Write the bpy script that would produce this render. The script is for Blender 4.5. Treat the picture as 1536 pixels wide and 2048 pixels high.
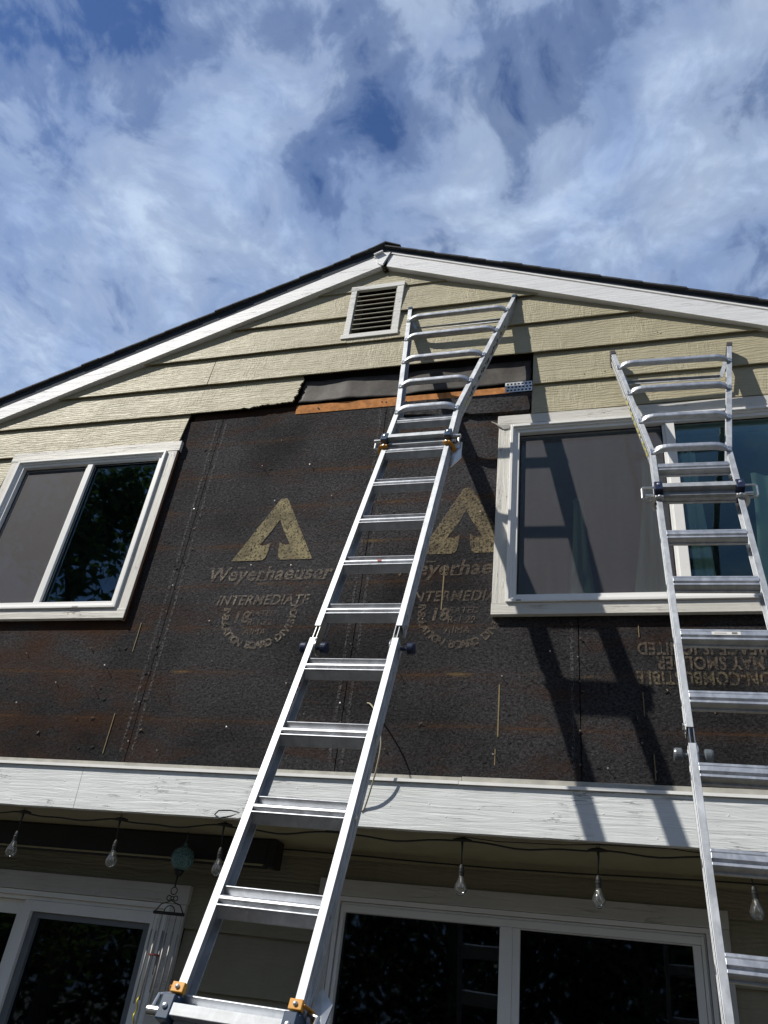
import bpy, bmesh, math, random
from mathutils import Vector, Matrix, noise as mn
random.seed(7)
for o in list(bpy.data.objects): bpy.data.objects.remove(o)
scene = bpy.context.scene
R_ = math.radians
# ------------------------------------------------------------------ camera
def cam_matrix(yaw, pitch, roll):
    return (Matrix.Rotation(yaw, 3, 'Z') @ Matrix.Rotation(pitch, 3, 'X') @ Matrix.Rotation(roll, 3, 'Y'))
CM = cam_matrix(0.32757781, 0.57700612, -0.1346245)      # columns: right, forward, up
cd = bpy.data.cameras.new('camera'); cam = bpy.data.objects.new('camera', cd)
scene.collection.objects.link(cam); scene.camera = cam
r, f, u = CM.col[0], CM.col[1], CM.col[2]
cam.matrix_world = Matrix(((r[0], u[0], -f[0], 0), (r[1], u[1], -f[1], -3.83), (r[2], u[2], -f[2], 1.6), (0, 0, 0, 1)))
cd.sensor_fit = 'VERTICAL'; cd.sensor_height = 36; cd.lens = 27.734
cd.clip_start = .05; cd.clip_end = 3000
scene.render.resolution_x = 768; scene.render.resolution_y = 1024
scene.view_settings.view_transform = 'Standard'; scene.view_settings.look = 'None'
scene.view_settings.exposure = 0.10; scene.view_settings.gamma = 1
# ------------------------------------------------------------------ sun and sky
SUN_TO = Vector((-1.368, -1.0, 1.74)).normalized()
elev = math.asin(SUN_TO.z); az = math.atan2(SUN_TO.x, SUN_TO.y)
sl = bpy.data.lights.new('sun', 'SUN'); sun = bpy.data.objects.new('sun', sl)
scene.collection.objects.link(sun)
sl.energy = 5.0; sl.angle = R_(.53); sl.color = (1, .95, .87)
sun.rotation_euler = SUN_TO.to_track_quat('Z', 'Y').to_euler(); sun.location = (0, 0, 30)

world = bpy.data.worlds.new('World'); scene.world = world; world.use_nodes = True
nt = world.node_tree; nt.nodes.clear()
def N(t, ty, **k):
    n = t.nodes.new(ty)
    for a, b in k.items(): setattr(n, a, b)
    return n
def setin(n, d):
    for k, v in d.items(): n.inputs[k].default_value = v
    return n
def math_n(t, op, a, b=None, clamp=False):
    n = N(t, 'ShaderNodeMath', operation=op, use_clamp=clamp)
    for i, v in enumerate((a, b)):
        if v is None: continue
        if isinstance(v, (int, float)): n.inputs[i].default_value = v
        else: t.links.new(v, n.inputs[i])
    return n.outputs[0]
def ramp(t, fac, stops, interp='LINEAR'):
    n = N(t, 'ShaderNodeValToRGB'); n.color_ramp.interpolation = interp
    e = n.color_ramp.elements
    while len(e) < len(stops): e.new(.5)
    for el, (p, c) in zip(e, stops):
        el.position = p; el.color = (c, c, c, 1) if isinstance(c, (int, float)) else (*c, 1)
    t.links.new(fac, n.inputs[0]); return n.outputs[0]
def noise_n(t, vec, scale, detail=6, rough=.55, dist=0, dim='3D'):
    n = N(t, 'ShaderNodeTexNoise'); n.noise_dimensions = dim
    setin(n, {'Scale': scale, 'Detail': detail, 'Roughness': rough, 'Distortion': dist})
    if vec is not None: t.links.new(vec, n.inputs['Vector'])
    return n.outputs['Fac']
def mapping(t, vec, loc=(0, 0, 0), rot=(0, 0, 0), scale=(1, 1, 1)):
    n = N(t, 'ShaderNodeMapping'); setin(n, {'Location': loc, 'Rotation': rot, 'Scale': scale})
    t.links.new(vec, n.inputs['Vector']); return n.outputs[0]
def mixc(t, fac, a, b, blend='MIX'):
    n = N(t, 'ShaderNodeMix', data_type='RGBA', blend_type=blend)
    for i, v in ((0, fac), (6, a), (7, b)):
        if isinstance(v, (int, float)): n.inputs[i].default_value = v
        elif isinstance(v, tuple): n.inputs[i].default_value = (*v, 1)
        else: t.links.new(v, n.inputs[i])
    return n.outputs[2]

sky = N(nt, 'ShaderNodeTexSky', sky_type='NISHITA'); sky.sun_disc = False
sky.sun_elevation = elev; sky.sun_rotation = az; sky.altitude = 100; sky.air_density = 1.0; sky.dust_density = .15; sky.ozone_density = 2.5
tc = N(nt, 'ShaderNodeTexCoord')
sep = N(nt, 'ShaderNodeSeparateXYZ'); nt.links.new(tc.outputs['Generated'], sep.inputs[0])
zz = math_n(nt, 'MAXIMUM', sep.outputs[2], .04)
com = N(nt, 'ShaderNodeCombineXYZ')
nt.links.new(math_n(nt, 'DIVIDE', sep.outputs[0], zz), com.inputs[0])
nt.links.new(math_n(nt, 'DIVIDE', sep.outputs[1], zz), com.inputs[1])
flat = com.outputs[0]
warp = N(nt, 'ShaderNodeTexNoise'); setin(warp, {'Scale': 3.6, 'Detail': 2, 'Roughness': .5}); nt.links.new(flat, warp.inputs['Vector'])
wv = N(nt, 'ShaderNodeVectorMath', operation='MULTIPLY_ADD'); nt.links.new(warp.outputs['Color'], wv.inputs[0]); wv.inputs[1].default_value = (.16, .16, 0); wv.inputs[2].default_value = (0, 0, 0)
wa = N(nt, 'ShaderNodeVectorMath', operation='ADD'); nt.links.new(flat, wa.inputs[0]); nt.links.new(wv.outputs[0], wa.inputs[1])
cv = mapping(nt, wa.outputs[0], loc=(1.9, .35, 0), rot=(0, 0, R_(12)), scale=(1.1, .95, 1))
big = noise_n(nt, cv, 2.6, 3, .5, .3)
m1 = noise_n(nt, cv, 9.5, 7, .56, .15)
m2_ = noise_n(nt, mapping(nt, cv, loc=(7, 3, 0)), 4.8, 4, .5, .2)
m3 = noise_n(nt, mapping(nt, cv, loc=(2, 9, 0)), 21, 6, .58, .25)
mid = math_n(nt, 'ADD', math_n(nt, 'MULTIPLY', m1, .46), math_n(nt, 'MULTIPLY', m2_, .24))
mid = math_n(nt, 'ADD', mid, math_n(nt, 'MULTIPLY', m3, .29))
s = math_n(nt, 'ADD', math_n(nt, 'MULTIPLY', big, .40), math_n(nt, 'MULTIPLY', mid, .80))
fine = noise_n(nt, mapping(nt, wa.outputs[0], loc=(5, 2, 0), rot=(0, 0, R_(12)), scale=(1.15, .85, 1)), 48, 4, .55, .2)
s = math_n(nt, 'ADD', s, math_n(nt, 'SUBTRACT', math_n(nt, 'MULTIPLY', fine, .10), .03))
# openings in the cloud sheet, placed by direction on the sky (x/z, y/z), and two thicker banks
for (gx, gy, rx, ry, am) in ((-.64, .31, .18, .10, -.20), (-.55, .36, .10, .09, -.16), (-.82, .50, .12, .07, -.10), (-.60, .475, .05, .03, -.10), (-.42, .395, .10, .05, -.09), (-.26, .50, .038, .10, -.22), (-.31, .41, .06, .05, -.12), (-.385, .615, .040, .06, -.17),
                             (-.30, .57, .05, .05, -.13), (-.10, .575, .030, .10, -.20), (.0, .49, .055, .06, -.17), (.17, .60, .05, .04, -.08), (-.05, .52, .04, .06, -.10), (-.95, .66, .12, .05, -.06),
                             (.16, .74, .2, .12, .10), (-.17, .62, .07, .07, .09), (-.5, .56, .10, .06, .08), (.12, .56, .10, .06, .06), (-.62, .60, .14, .06, .05), (-.36, .47, .05, .05, .06)):
    d_ = N(nt, 'ShaderNodeVectorMath', operation='SUBTRACT'); nt.links.new(wa.outputs[0], d_.inputs[0]); d_.inputs[1].default_value = (gx + .08, gy + .08, 0)
    e_ = N(nt, 'ShaderNodeVectorMath', operation='MULTIPLY'); nt.links.new(d_.outputs[0], e_.inputs[0]); e_.inputs[1].default_value = (1 / rx, 1 / ry, 0)
    l_ = N(nt, 'ShaderNodeVectorMath', operation='LENGTH'); nt.links.new(e_.outputs[0], l_.inputs[0])
    g_ = N(nt, 'ShaderNodeMapRange', interpolation_type='SMOOTHERSTEP'); nt.links.new(l_.outputs['Value'], g_.inputs[0])
    for k_, v_ in ((1, 0), (2, 1.75), (3, am * .66), (4, 0)): g_.inputs[k_].default_value = v_
    s = math_n(nt, 'ADD', s, g_.outputs[0])
hz = ramp(nt, sep.outputs[2], [(0, .16), (.55, .10), (.80, .05), (1, .03)])
s = math_n(nt, 'ADD', s, hz)
cover = ramp(nt, s, [(.43, .02), (.55, .28), (.66, .64), (.82, 1)], 'EASE')
shade = noise_n(nt, mapping(nt, cv, loc=(3, 1, 0)), 5.0, 6, .55, .6)
ccol = mixc(nt, ramp(nt, shade, [(.35, 0), (.65, 1)]), (4.6, 6.3, 9.8), (7.6, 9.3, 12.0))
# cloud colour dimmed over the unseen sunward sky to cut ambient light
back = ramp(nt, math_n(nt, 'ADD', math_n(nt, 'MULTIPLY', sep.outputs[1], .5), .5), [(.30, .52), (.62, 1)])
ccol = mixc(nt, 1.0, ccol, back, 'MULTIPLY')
skyc = mixc(nt, 1.0, sky.outputs[0], (.78, 1.02, 1.42), 'MULTIPLY')
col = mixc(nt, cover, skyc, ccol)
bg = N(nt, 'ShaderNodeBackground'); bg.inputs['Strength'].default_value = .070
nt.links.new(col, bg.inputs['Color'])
wo = N(nt, 'ShaderNodeOutputWorld'); nt.links.new(bg.outputs[0], wo.inputs[0])

# ------------------------------------------------------------------ materials
def mat(name):
    m = bpy.data.materials.new(name); m.use_nodes = True
    t = m.node_tree; t.nodes.clear()
    o = N(t, 'ShaderNodeOutputMaterial'); b = N(t, 'ShaderNodeBsdfPrincipled')
    t.links.new(b.outputs[0], o.inputs[0])
    return m, t, b, o
def pos(t): return N(t, 'ShaderNodeNewGeometry').outputs['Position']
def objc(t): return N(t, 'ShaderNodeTexCoord').outputs['Object']
def setc(t, b, c, key='Base Color'):
    if isinstance(c, tuple): b.inputs[key].default_value = (*c, 1)
    else: t.links.new(c, b.inputs[key])
def bump(t, b, h, strength=.5, dist=.01):
    n = N(t, 'ShaderNodeBump'); setin(n, {'Strength': strength, 'Distance': dist})
    t.links.new(h, n.inputs['Height']); t.links.new(n.outputs[0], b.inputs['Normal'])
def simple(name, c, rough=.5, metal=0, var=.12, scale=18, bmp=0.0, space='pos', spec=.5):
    m, t, b, o = mat(name); p = pos(t) if space == 'pos' else objc(t)
    n = noise_n(t, p, scale, 6, .6)
    c0 = tuple(x * (1 - var) for x in c); c1 = tuple(min(1, x * (1 + var)) for x in c)
    setc(t, b, mixc(t, ramp(t, n, [(.3, 0), (.7, 1)]), c0, c1))
    b.inputs['Roughness'].default_value = rough; b.inputs['Metallic'].default_value = metal; b.inputs['Specular IOR Level'].default_value = spec
    if bmp: bump(t, b, n, bmp, .004)
    return m
def siding_mat(name, c, rough=.5, k=1.0):
    m, t, b, o = mat(name); p = pos(t)
    # embossed cedar grain: wavy lines along the board, broken by vertical wrinkles
    g1 = noise_n(t, mapping(t, p, scale=(2.6, 2, 34)), 1.6, 7, .62, 1.1)
    w = N(t, 'ShaderNodeTexWave', wave_type='BANDS', bands_direction='Z')
    setin(w, {'Scale': 14, 'Distortion': 13, 'Detail': 3, 'Detail Scale': .55, 'Detail Roughness': .6})
    t.links.new(mapping(t, p, scale=(.5, 1, 1)), w.inputs['Vector'])
    g2 = noise_n(t, mapping(t, p, loc=(3, 0, 1), scale=(28, 4, 6)), 1.7, 4, .6, .8)
    g3 = ramp(t, noise_n(t, p, 3.1, 3, .5), [(.42, 0), (.62, 1)])
    h = math_n(t, 'ADD', math_n(t, 'MULTIPLY', g1, .9), math_n(t, 'MULTIPLY', w.outputs['Fac'], .22))
    h = math_n(t, 'ADD', h, math_n(t, 'MULTIPLY', math_n(t, 'MULTIPLY', g2, g3), .8))
    dirt = noise_n(t, mapping(t, p, scale=(1, 1, 1.6)), 2.3, 5, .6)
    streak = noise_n(t, mapping(t, p, scale=(16, 4, .9)), 1.0, 4, .55)
    cc = mixc(t, ramp(t, dirt, [(.3, 0), (.72, 1)]), tuple(x * .86 for x in c), tuple(x * 1.1 for x in c))
    cc = mixc(t, ramp(t, streak, [(.52, 0), (.8, .28)]), cc, (c[0] * .62, c[1] * .6, c[2] * .56))
    setc(t, b, cc); b.inputs['Roughness'].default_value = rough
    b.inputs['Specular IOR Level'].default_value = .32
    bump(t, b, h, .75 * k, .009)
    return m
def paint_mat(name, c=(.74, .75, .74), wood=(.34, .31, .27), amount=.5, along='X', crack=1.0):
    """old white paint over boards: flakes, cracks that run with the grain, dirt"""
    m, t, b, o = mat(name); p = pos(t)
    sc = (1.6, 14, 26) if along == 'X' else (26, 14, 1.6)
    g = noise_n(t, mapping(t, p, scale=sc), 1.5, 8, .66, .7)
    mask = noise_n(t, mapping(t, p, loc=(.7, .3, .1), scale=(1, 1, 1)), 3.0, 4, .55)
    cr = math_n(t, 'MULTIPLY', ramp(t, g, [(.60, 0), (.63, 1)]), ramp(t, mask, [(.55 - .10 * amount, 0), (.64, 1)]))
    k2 = noise_n(t, mapping(t, p, loc=(2, 0, 5), scale=((2.4, 9, 24) if along == 'X' else (24, 9, 2.4))), 1.3, 5, .55, .4)
    thin = ramp(t, math_n(t, 'ABSOLUTE', math_n(t, 'SUBTRACT', k2, .5)), [(0, 1), (.004, .7), (.011, 0)])
    pm = ramp(t, noise_n(t, mapping(t, p, loc=(5, 2, 1)), 2.6, 5, .6), [(.52, .0), (.62, 1)])
    cr = math_n(t, 'MAXIMUM', math_n(t, 'MULTIPLY', cr, .55), math_n(t, 'MULTIPLY', math_n(t, 'MULTIPLY', thin, pm), .9 * min(1, amount * 1.6)))
    sp = ramp(t, noise_n(t, mapping(t, p, loc=(4, 1, 2)), 46, 3, .6), [(.72, 0), (.77, .55)])
    cr = math_n(t, 'MAXIMUM', cr, math_n(t, 'MULTIPLY', sp, amount))
    dirt = ramp(t, noise_n(t, mapping(t, p, scale=(.8, 1, .8)), 5.0, 6, .6), [(.3, 0), (.8, 1)])
    cc = mixc(t, dirt, c, tuple(x * .84 for x in c))
    cc = mixc(t, math_n(t, 'MULTIPLY', cr, .85 * crack), cc, wood)
    setc(t, b, cc); b.inputs['Roughness'].default_value = .55
    h = math_n(t, 'SUBTRACT', math_n(t, 'MULTIPLY', g, .5), math_n(t, 'MULTIPLY', cr, .5))
    bump(t, b, h, .9, .010)
    return m
def sheath_mat():
    m, t, b, o = mat('asphalt_fibreboard'); p = pos(t)
    sp = N(t, 'ShaderNodeSeparateXYZ'); t.links.new(p, sp.inputs[0])
    fib = noise_n(t, mapping(t, p, scale=(1, 1, 1.35)), 62, 6, .78, .5)
    fib2 = noise_n(t, mapping(t, p, loc=(2, 2, 2)), 230, 2, .7)
    base = mixc(t, ramp(t, fib, [(.36, 0), (.66, 1)]), (.0105, .0098, .0100), (.070, .068, .072))
    base = mixc(t, ramp(t, fib2, [(.60, 0), (.76, .6)]), base, (.10, .10, .10))
    grey = ramp(t, noise_n(t, mapping(t, p, loc=(.4, 0, .9)), .9, 4, .55), [(.38, .6), (.60, 1.5)])
    up = ramp(t, math_n(t, 'MULTIPLY', math_n(t, 'SUBTRACT', sp.outputs[2], 2.6), .4), [(0, .75), (.55, 1.05), (1, 1.25)])
    grey = mixc(t, 1.0, grey, up, 'MULTIPLY')
    base = mixc(t, 1.0, base, grey, 'MULTIPLY')
    # rust brown stain, heavier to the left of the first seam
    st = noise_n(t, mapping(t, p, loc=(0, 0, 2.4), scale=(.8, 1, 2.2)), 1.7, 7, .62, .4)
    left = ramp(t, math_n(t, 'MULTIPLY', math_n(t, 'ADD', sp.outputs[0], 2.62), -1.2), [(0, 0), (.45, .13)])
    st = math_n(t, 'ADD', st, left)
    base = mixc(t, ramp(t, st, [(.53, 0), (.76, .8)]), base, (.060, .027, .013))
    # stain lines where the old laps sat, every 0.281 m
    lz = math_n(t, 'ADD', sp.outputs[2], math_n(t, 'MULTIPLY', math_n(t, 'SUBTRACT', noise_n(t, p, 1.3, 3, .5), .5), .03))
    fr = math_n(t, 'FRACT', math_n(t, 'DIVIDE', math_n(t, 'SUBTRACT', lz, 2.342), .281))
    band = ramp(t, fr, [(0, .9), (.012, .85), (.03, .25), (.15, 0), (.80, 0), (.965, .32), (.985, .9), (1, .9)])
    bm = ramp(t, noise_n(t, mapping(t, p, loc=(9, 0, 0), scale=(1.2, 1, 3)), 1.5, 5, .6), [(.42, .05), (.68, 1)])
    base = mixc(t, math_n(t, 'MULTIPLY', band, math_n(t, 'MULTIPLY', bm, .78)), base, (.105, .050, .018))
    yel = ramp(t, noise_n(t, mapping(t, p, loc=(1, 5, 3), scale=(1.6, 1, 4)), 1.6, 4, .6), [(.60, 0), (.74, 1)])
    thin = ramp(t, fr, [(0, 1), (.012, .6), (.05, 0), (.93, 0), (.985, .7), (1, 1)])
    base = mixc(t, math_n(t, 'MULTIPLY', thin, math_n(t, 'MULTIPLY', yel, .9)), base, (.26, .17, .06))
    setc(t, b, base); b.inputs['Roughness'].default_value = .85; b.inputs['Specular IOR Level'].default_value = .06
    h = math_n(t, 'ADD', fib, math_n(t, 'MULTIPLY', noise_n(t, p, 30, 4, .6), .6))
    bump(t, b, h, 1.0, .011)
    return m
def alu_mat(name, c=(.53, .55, .57), rough=.63, grain='Z', metal=1.0):
    m, t, b, o = mat(name); p = objc(t)
    sc = {'Z': (90, 90, 3), 'X': (3, 90, 90)}[grain]
    g = noise_n(t, mapping(t, p, scale=sc), 1.3, 5, .6)
    sm = noise_n(t, mapping(t, p, scale=(1, 1, .6)), 24, 6, .65, .4)
    cc = mixc(t, ramp(t, sm, [(.36, 0), (.68, 1)]), tuple(x * .74 for x in c), tuple(x * 1.06 for x in c))
    sc2 = ramp(t, noise_n(t, mapping(t, p, loc=(3, 3, 3), scale=(1, 1, .4)), 55, 3, .7), [(.72, 0), (.78, .45)])
    cc = mixc(t, sc2, cc, (.34, .34, .35))
    setc(t, b, cc); b.inputs['Metallic'].default_value = metal
    rr = math_n(t, 'ADD', math_n(t, 'MULTIPLY', sm, .20), rough - .10)
    t.links.new(rr, b.inputs['Roughness'])
    bump(t, b, math_n(t, 'ADD', math_n(t, 'MULTIPLY', g, .5), sm), .22, .002)
    return m
def glass_mat(name, tint, refl=1.0, base=.04, rc=(.92, .97, 1), rough=.015):
    m = bpy.data.materials.new(name); m.use_nodes = True; t = m.node_tree; t.nodes.clear()
    o = N(t, 'ShaderNodeOutputMaterial')
    tr = N(t, 'ShaderNodeBsdfTransparent'); tr.inputs[0].default_value = (*tint, 1)
    gl = N(t, 'ShaderNodeBsdfGlossy'); setin(gl, {'Roughness': rough, 'Color': (*rc, 1)})
    p = pos(t)
    bn = N(t, 'ShaderNodeBump'); setin(bn, {'Strength': .05, 'Distance': .02})
    t.links.new(noise_n(t, p, 2.5, 2, .5), bn.inputs['Height']); t.links.new(bn.outputs[0], gl.inputs['Normal'])
    lw = N(t, 'ShaderNodeFresnel'); lw.inputs[0].default_value = 1.52
    fac = math_n(t, 'ADD', math_n(t, 'MULTIPLY', lw.outputs[0], 1.6 * refl), base, True)
    mx = N(t, 'ShaderNodeMixShader'); t.links.new(fac, mx.inputs[0])
    t.links.new(tr.outputs[0], mx.inputs[1]); t.links.new(gl.outputs[0], mx.inputs[2])
    t.links.new(mx.outputs[0], o.inputs[0]); return m
def screen_mat(name, c, dens):
    m, t, b, o = mat(name); p = pos(t)
    n = noise_n(t, mapping(t, p, scale=(1, 1, 1)), 420, 2, .5)
    v = noise_n(t, mapping(t, p, scale=(22, 1, 1.2)), 1.4, 4, .6)
    setc(t, b, mixc(t, v, tuple(x * .7 for x in c), tuple(x * 1.25 for x in c)))
    b.inputs['Roughness'].default_value = .7
    tr = N(t, 'ShaderNodeBsdfTransparent'); mx = N(t, 'ShaderNodeMixShader')
    t.links.new(ramp(t, n, [(.3, dens - .14), (.7, dens + .14)]), mx.inputs[0])
    t.links.new(tr.outputs[0], mx.inputs[1]); t.links.new(b.outputs[0], mx.inputs[2])
    t.links.new(mx.outputs[0], o.inputs[0]); return m
def print_mat(name, c, lo, hi, op):
    """worn stencil ink: holes in the ink follow the fibres of the board"""
    m, t, b, o = mat(name); p = pos(t)
    n = noise_n(t, p, 80, 4, .75); n2 = noise_n(t, mapping(t, p, loc=(1, 1, 7)), 7, 4, .6)
    a = math_n(t, 'MULTIPLY', ramp(t, n, [(lo, 0), (hi, 1)]), ramp(t, n2, [(.28, .35), (.62, op)]))
    setc(t, b, mixc(t, n2, tuple(x * .7 for x in c), c)); b.inputs['Roughness'].default_value = .8
    bump(t, b, n, .35, .005)
    tr = N(t, 'ShaderNodeBsdfTransparent'); mx = N(t, 'ShaderNodeMixShader')
    t.links.new(a, mx.inputs[0]); t.links.new(tr.outputs[0], mx.inputs[1]); t.links.new(b.outputs[0], mx.inputs[2])
    t.links.new(mx.outputs[0], o.inputs[0]); return m
def cloth_mat():
    m, t, b, o = mat('sheer_curtain'); setc(t, b, (.78, .82, .72)); b.inputs['Roughness'].default_value = .9
    tl = N(t, 'ShaderNodeBsdfTranslucent'); tl.inputs[0].default_value = (.6, .7, .6, 1)
    mx = N(t, 'ShaderNodeMixShader'); mx.inputs[0].default_value = .35
    t.links.new(b.outputs[0], mx.inputs[1]); t.links.new(tl.outputs[0], mx.inputs[2]); t.links.new(mx.outputs[0], o.inputs[0]); return m
def shingle_mat():
    m, t, b, o = mat('asphalt_shingle'); p = pos(t)
    n = noise_n(t, p, 160, 3, .7); v = noise_n(t, p, 6, 4, .6)
    cc = mixc(t, n, (.020, .022, .026), (.085, .088, .098)); cc = mixc(t, math_n(t, 'MULTIPLY', v, .4), cc, (.035, .036, .04))
    setc(t, b, cc); b.inputs['Roughness'].default_value = .9; bump(t, b, n, .9, .004); return m

SIDING = siding_mat('olive_beige_siding', (.395, .358, .238), .50)
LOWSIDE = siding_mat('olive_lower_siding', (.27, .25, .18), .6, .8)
SOFFIT = simple('olive_soffit', (.30, .275, .18), .6, 0, .1, 9, .1)
FASCIA = paint_mat('flaking_white_fascia', (.74, .77, .77), (.22, .23, .22), .55, 'X')
RAKEW = paint_mat('white_rake_paint', (.78, .79, .80), (.50, .50, .49), .05, 'X', .4)
CASING = paint_mat('weathered_casing_h', (.66, .645, .59), (.33, .30, .25), .75, 'X')
CASINGV = paint_mat('weathered_casing_v', (.66, .645, .59), (.33, .30, .25), .75, 'Z')
VENTW = paint_mat('peeling_vent_white', (.66, .66, .63), (.20, .18, .15), 1.3, 'X')
LOWTRIM = paint_mat('lower_trim_paint', (.56, .55, .52), (.36, .33, .28), .35, 'X', .5)
VINYL = simple('white_vinyl', (.80, .80, .78), .32, 0, .03, 5)
SHEATH = sheath_mat()
INK = print_mat('ochre_stencil_ink', (.30, .25, .125), .36, .50, .95)
INK2 = print_mat('faded_stencil_ink', (.23, .19, .14), .40, .54, .85)
INK3 = print_mat('faint_stencil_ink', (.17, .13, .09), .38, .54, .75)
INKD = print_mat('brown_stencil_ink', (.24, .19, .10), .38, .54, .85)
INK2B = print_mat('dull_stencil_ink', (.19, .155, .09), .40, .56, .75)
CHALK = print_mat('chalky_nail_line', (.15, .15, .15), .48, .60, .6)
GLUE = simple('yellow_glue_line', (.19, .145, .065), .7, 0, .2, 60)
DARKSLATE = simple('slate_painted_trim', (.045, .055, .068), .85, 0, .15, 8, spec=.12)
SHINGLE = shingle_mat()
BLACK = simple('black_void', (.006, .006, .007), .9)
LOUVRE = simple('olive_louvre', (.26, .25, .19), .6, 0, .2, 30, .2)
PLANK = simple('orange_cedar', (.46, .20, .070), .85, 0, .34, 22, .25, spec=.12)
TAR = simple('tar_paper', (.062, .056, .050), .6, 0, .5, 11, .5, spec=.2)
DARKW = simple('dark_old_wood', (.040, .022, .014), .9, 0, .3, 20, .4, spec=.1)
GALV = alu_mat('galvanised_plate', (.62, .63, .62), .45, 'X')
FLASH = simple('grey_flashing', (.36, .35, .31), .5, 0, .22, 12, .1)
DRIP = simple('white_drip_edge', (.84, .84, .82), .35, 0, .06, 12)
GLASSR = glass_mat('teal_window_glass', (.84, .95, .92), .55, .012, (.60, .80, .90))
GLASSL = glass_mat('dark_window_glass', (.20, .27, .27), 1.1, .04, (.50, .78, 1), .02)
GLASSD = glass_mat('door_glass', (.12, .15, .17), .62, .010, (.70, .85, 1), .022)
SCREEN = screen_mat('insect_screen_mesh', (.088, .083, .092), .52)
CURT = cloth_mat()
ROOM = simple('room_wall', (.20, .24, .24), .8)
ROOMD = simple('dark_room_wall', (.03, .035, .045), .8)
ALU = alu_mat('mill_aluminium_rail'); ALUX = alu_mat('mill_aluminium_rung', (.54, .56, .59), .50, 'X')
ALUB = alu_mat('dull_aluminium_bar', (.46, .48, .50), .66, 'X')
STEEL = simple('zinc_steel', (.62, .62, .60), .3, 1.0, .1, 40, 0, 'obj')
BLUEP = simple('navy_plastic', (.016, .042, .085), .36, 0, .15, 30, 0, 'obj')
NAVYK = simple('navy_knob', (.010, .016, .045), .3, 0, .1, 30, 0, 'obj')
GREYK = simple('grey_knob', (.10, .115, .13), .35, 0, .1, 30, 0, 'obj')
YELP = simple('amber_plastic', (.62, .29, .035), .4, 0, .12, 30, 0, 'obj')
CAPP = simple('brown_end_cap', (.045, .036, .034), .5, 0, .15, 30, 0, 'obj')
LABELW = simple('label_white', (.62, .62, .60), .5, 0, .04)
LABELR = simple('label_red', (.30, .05, .03), .5); LABELK = simple('label_black', (.02, .02, .02), .5); LABELY = simple('label_yellow', (.62, .56, .16), .5)
CORD = simple('black_cord', (.010, .011, .009), .45)
BRASS = simple('bulb_stem_glass', (.6, .58, .5), .2)
NAIL = simple('rusty_nail', (.16, .13, .11), .45, .7, .3, 200)
NAILS = simple('bright_nail', (.34, .34, .34), .5, .7, .1, 200)
IRON = simple('black_iron', (.016, .015, .015), .5, .3)
CHIME = simple('chime_aluminium', (.33, .32, .31), .55, .5, .1, 30)
REDW = simple('dark_red_wood', (.16, .022, .012), .5)
GOLD = simple('yellow_twist', (.42, .36, .03), .3, .6)
SHADEB = simple('black_shade_fabric', (.010, .010, .012), .6, 0, .3, 5)
WIRE = simple('beige_wire', (.34, .31, .22), .5)
def bulb_glass():
    m, t, b, o = mat('clear_bulb_glass'); setc(t, b, (1, .99, .95))
    tr = N(t, 'ShaderNodeBsdfTransparent'); tr.inputs[0].default_value = (.93, .93, .89, 1)
    gl = N(t, 'ShaderNodeBsdfGlossy'); gl.inputs['Roughness'].default_value = .03
    df = N(t, 'ShaderNodeBsdfDiffuse'); df.inputs[0].default_value = (.7, .68, .6, 1)
    lw = N(t, 'ShaderNodeLayerWeight'); lw.inputs[0].default_value = .42
    mx = N(t, 'ShaderNodeMixShader'); t.links.new(math_n(t, 'ADD', math_n(t, 'MULTIPLY', lw.outputs['Fresnel'], .8), .06, True), mx.inputs[0])
    m2 = N(t, 'ShaderNodeMixShader'); m2.inputs[0].default_value = .035
    t.links.new(tr.outputs[0], m2.inputs[1]); t.links.new(df.outputs[0], m2.inputs[2])
    t.links.new(m2.outputs[0], mx.inputs[1]); t.links.new(gl.outputs[0], mx.inputs[2]); t.links.new(mx.outputs[0], o.inputs[0]); return m
BULB = bulb_glass()
def globe_mat():
    m, t, b, o = mat('crackle_teal_glass'); p = pos(t)
    v = N(t, 'ShaderNodeTexVoronoi', feature='DISTANCE_TO_EDGE'); v.inputs['Scale'].default_value = 55; t.links.new(p, v.inputs['Vector'])
    cr = ramp(t, v.outputs['Distance'], [(0, 1), (.09, 0)])
    setc(t, b, mixc(t, cr, (.10, .26, .27), (.45, .62, .62))); b.inputs['Roughness'].default_value = .12
    b.inputs['Transmission Weight'].default_value = .35; bump(t, b, cr, .8, .004); return m
GLOBE = globe_mat()
def ground_mat():
    m, t, b, o = mat('bare_dry_ground'); p = pos(t)
    n = noise_n(t, p, 1.4, 8, .65); n2 = noise_n(t, p, 60, 4, .7)
    cc = mixc(t, n, (.085, .078, .062), (.13, .115, .088)); cc = mixc(t, n2, cc, (.055, .05, .04))
    setc(t, b, cc); b.inputs['Roughness'].default_value = .9; bump(t, b, n2, .7, .02); return m
def leaf_mat(name, c):
    m, t, b, o = mat(name); p = pos(t); n = noise_n(t, p, 1.2, 4, .6)
    setc(t, b, mixc(t, n, tuple(x * .6 for x in c), tuple(x * 1.4 for x in c))); b.inputs['Roughness'].default_value = .6
    tl = N(t, 'ShaderNodeBsdfTranslucent'); tl.inputs[0].default_value = (c[0] * 2.2, c[1] * 2.2, c[2], 1); mx = N(t, 'ShaderNodeMixShader'); mx.inputs[0].default_value = .3
    t.links.new(b.outputs[0], mx.inputs[1]); t.links.new(tl.outputs[0], mx.inputs[2]); t.links.new(mx.outputs[0], o.inputs[0])
    return m

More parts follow.
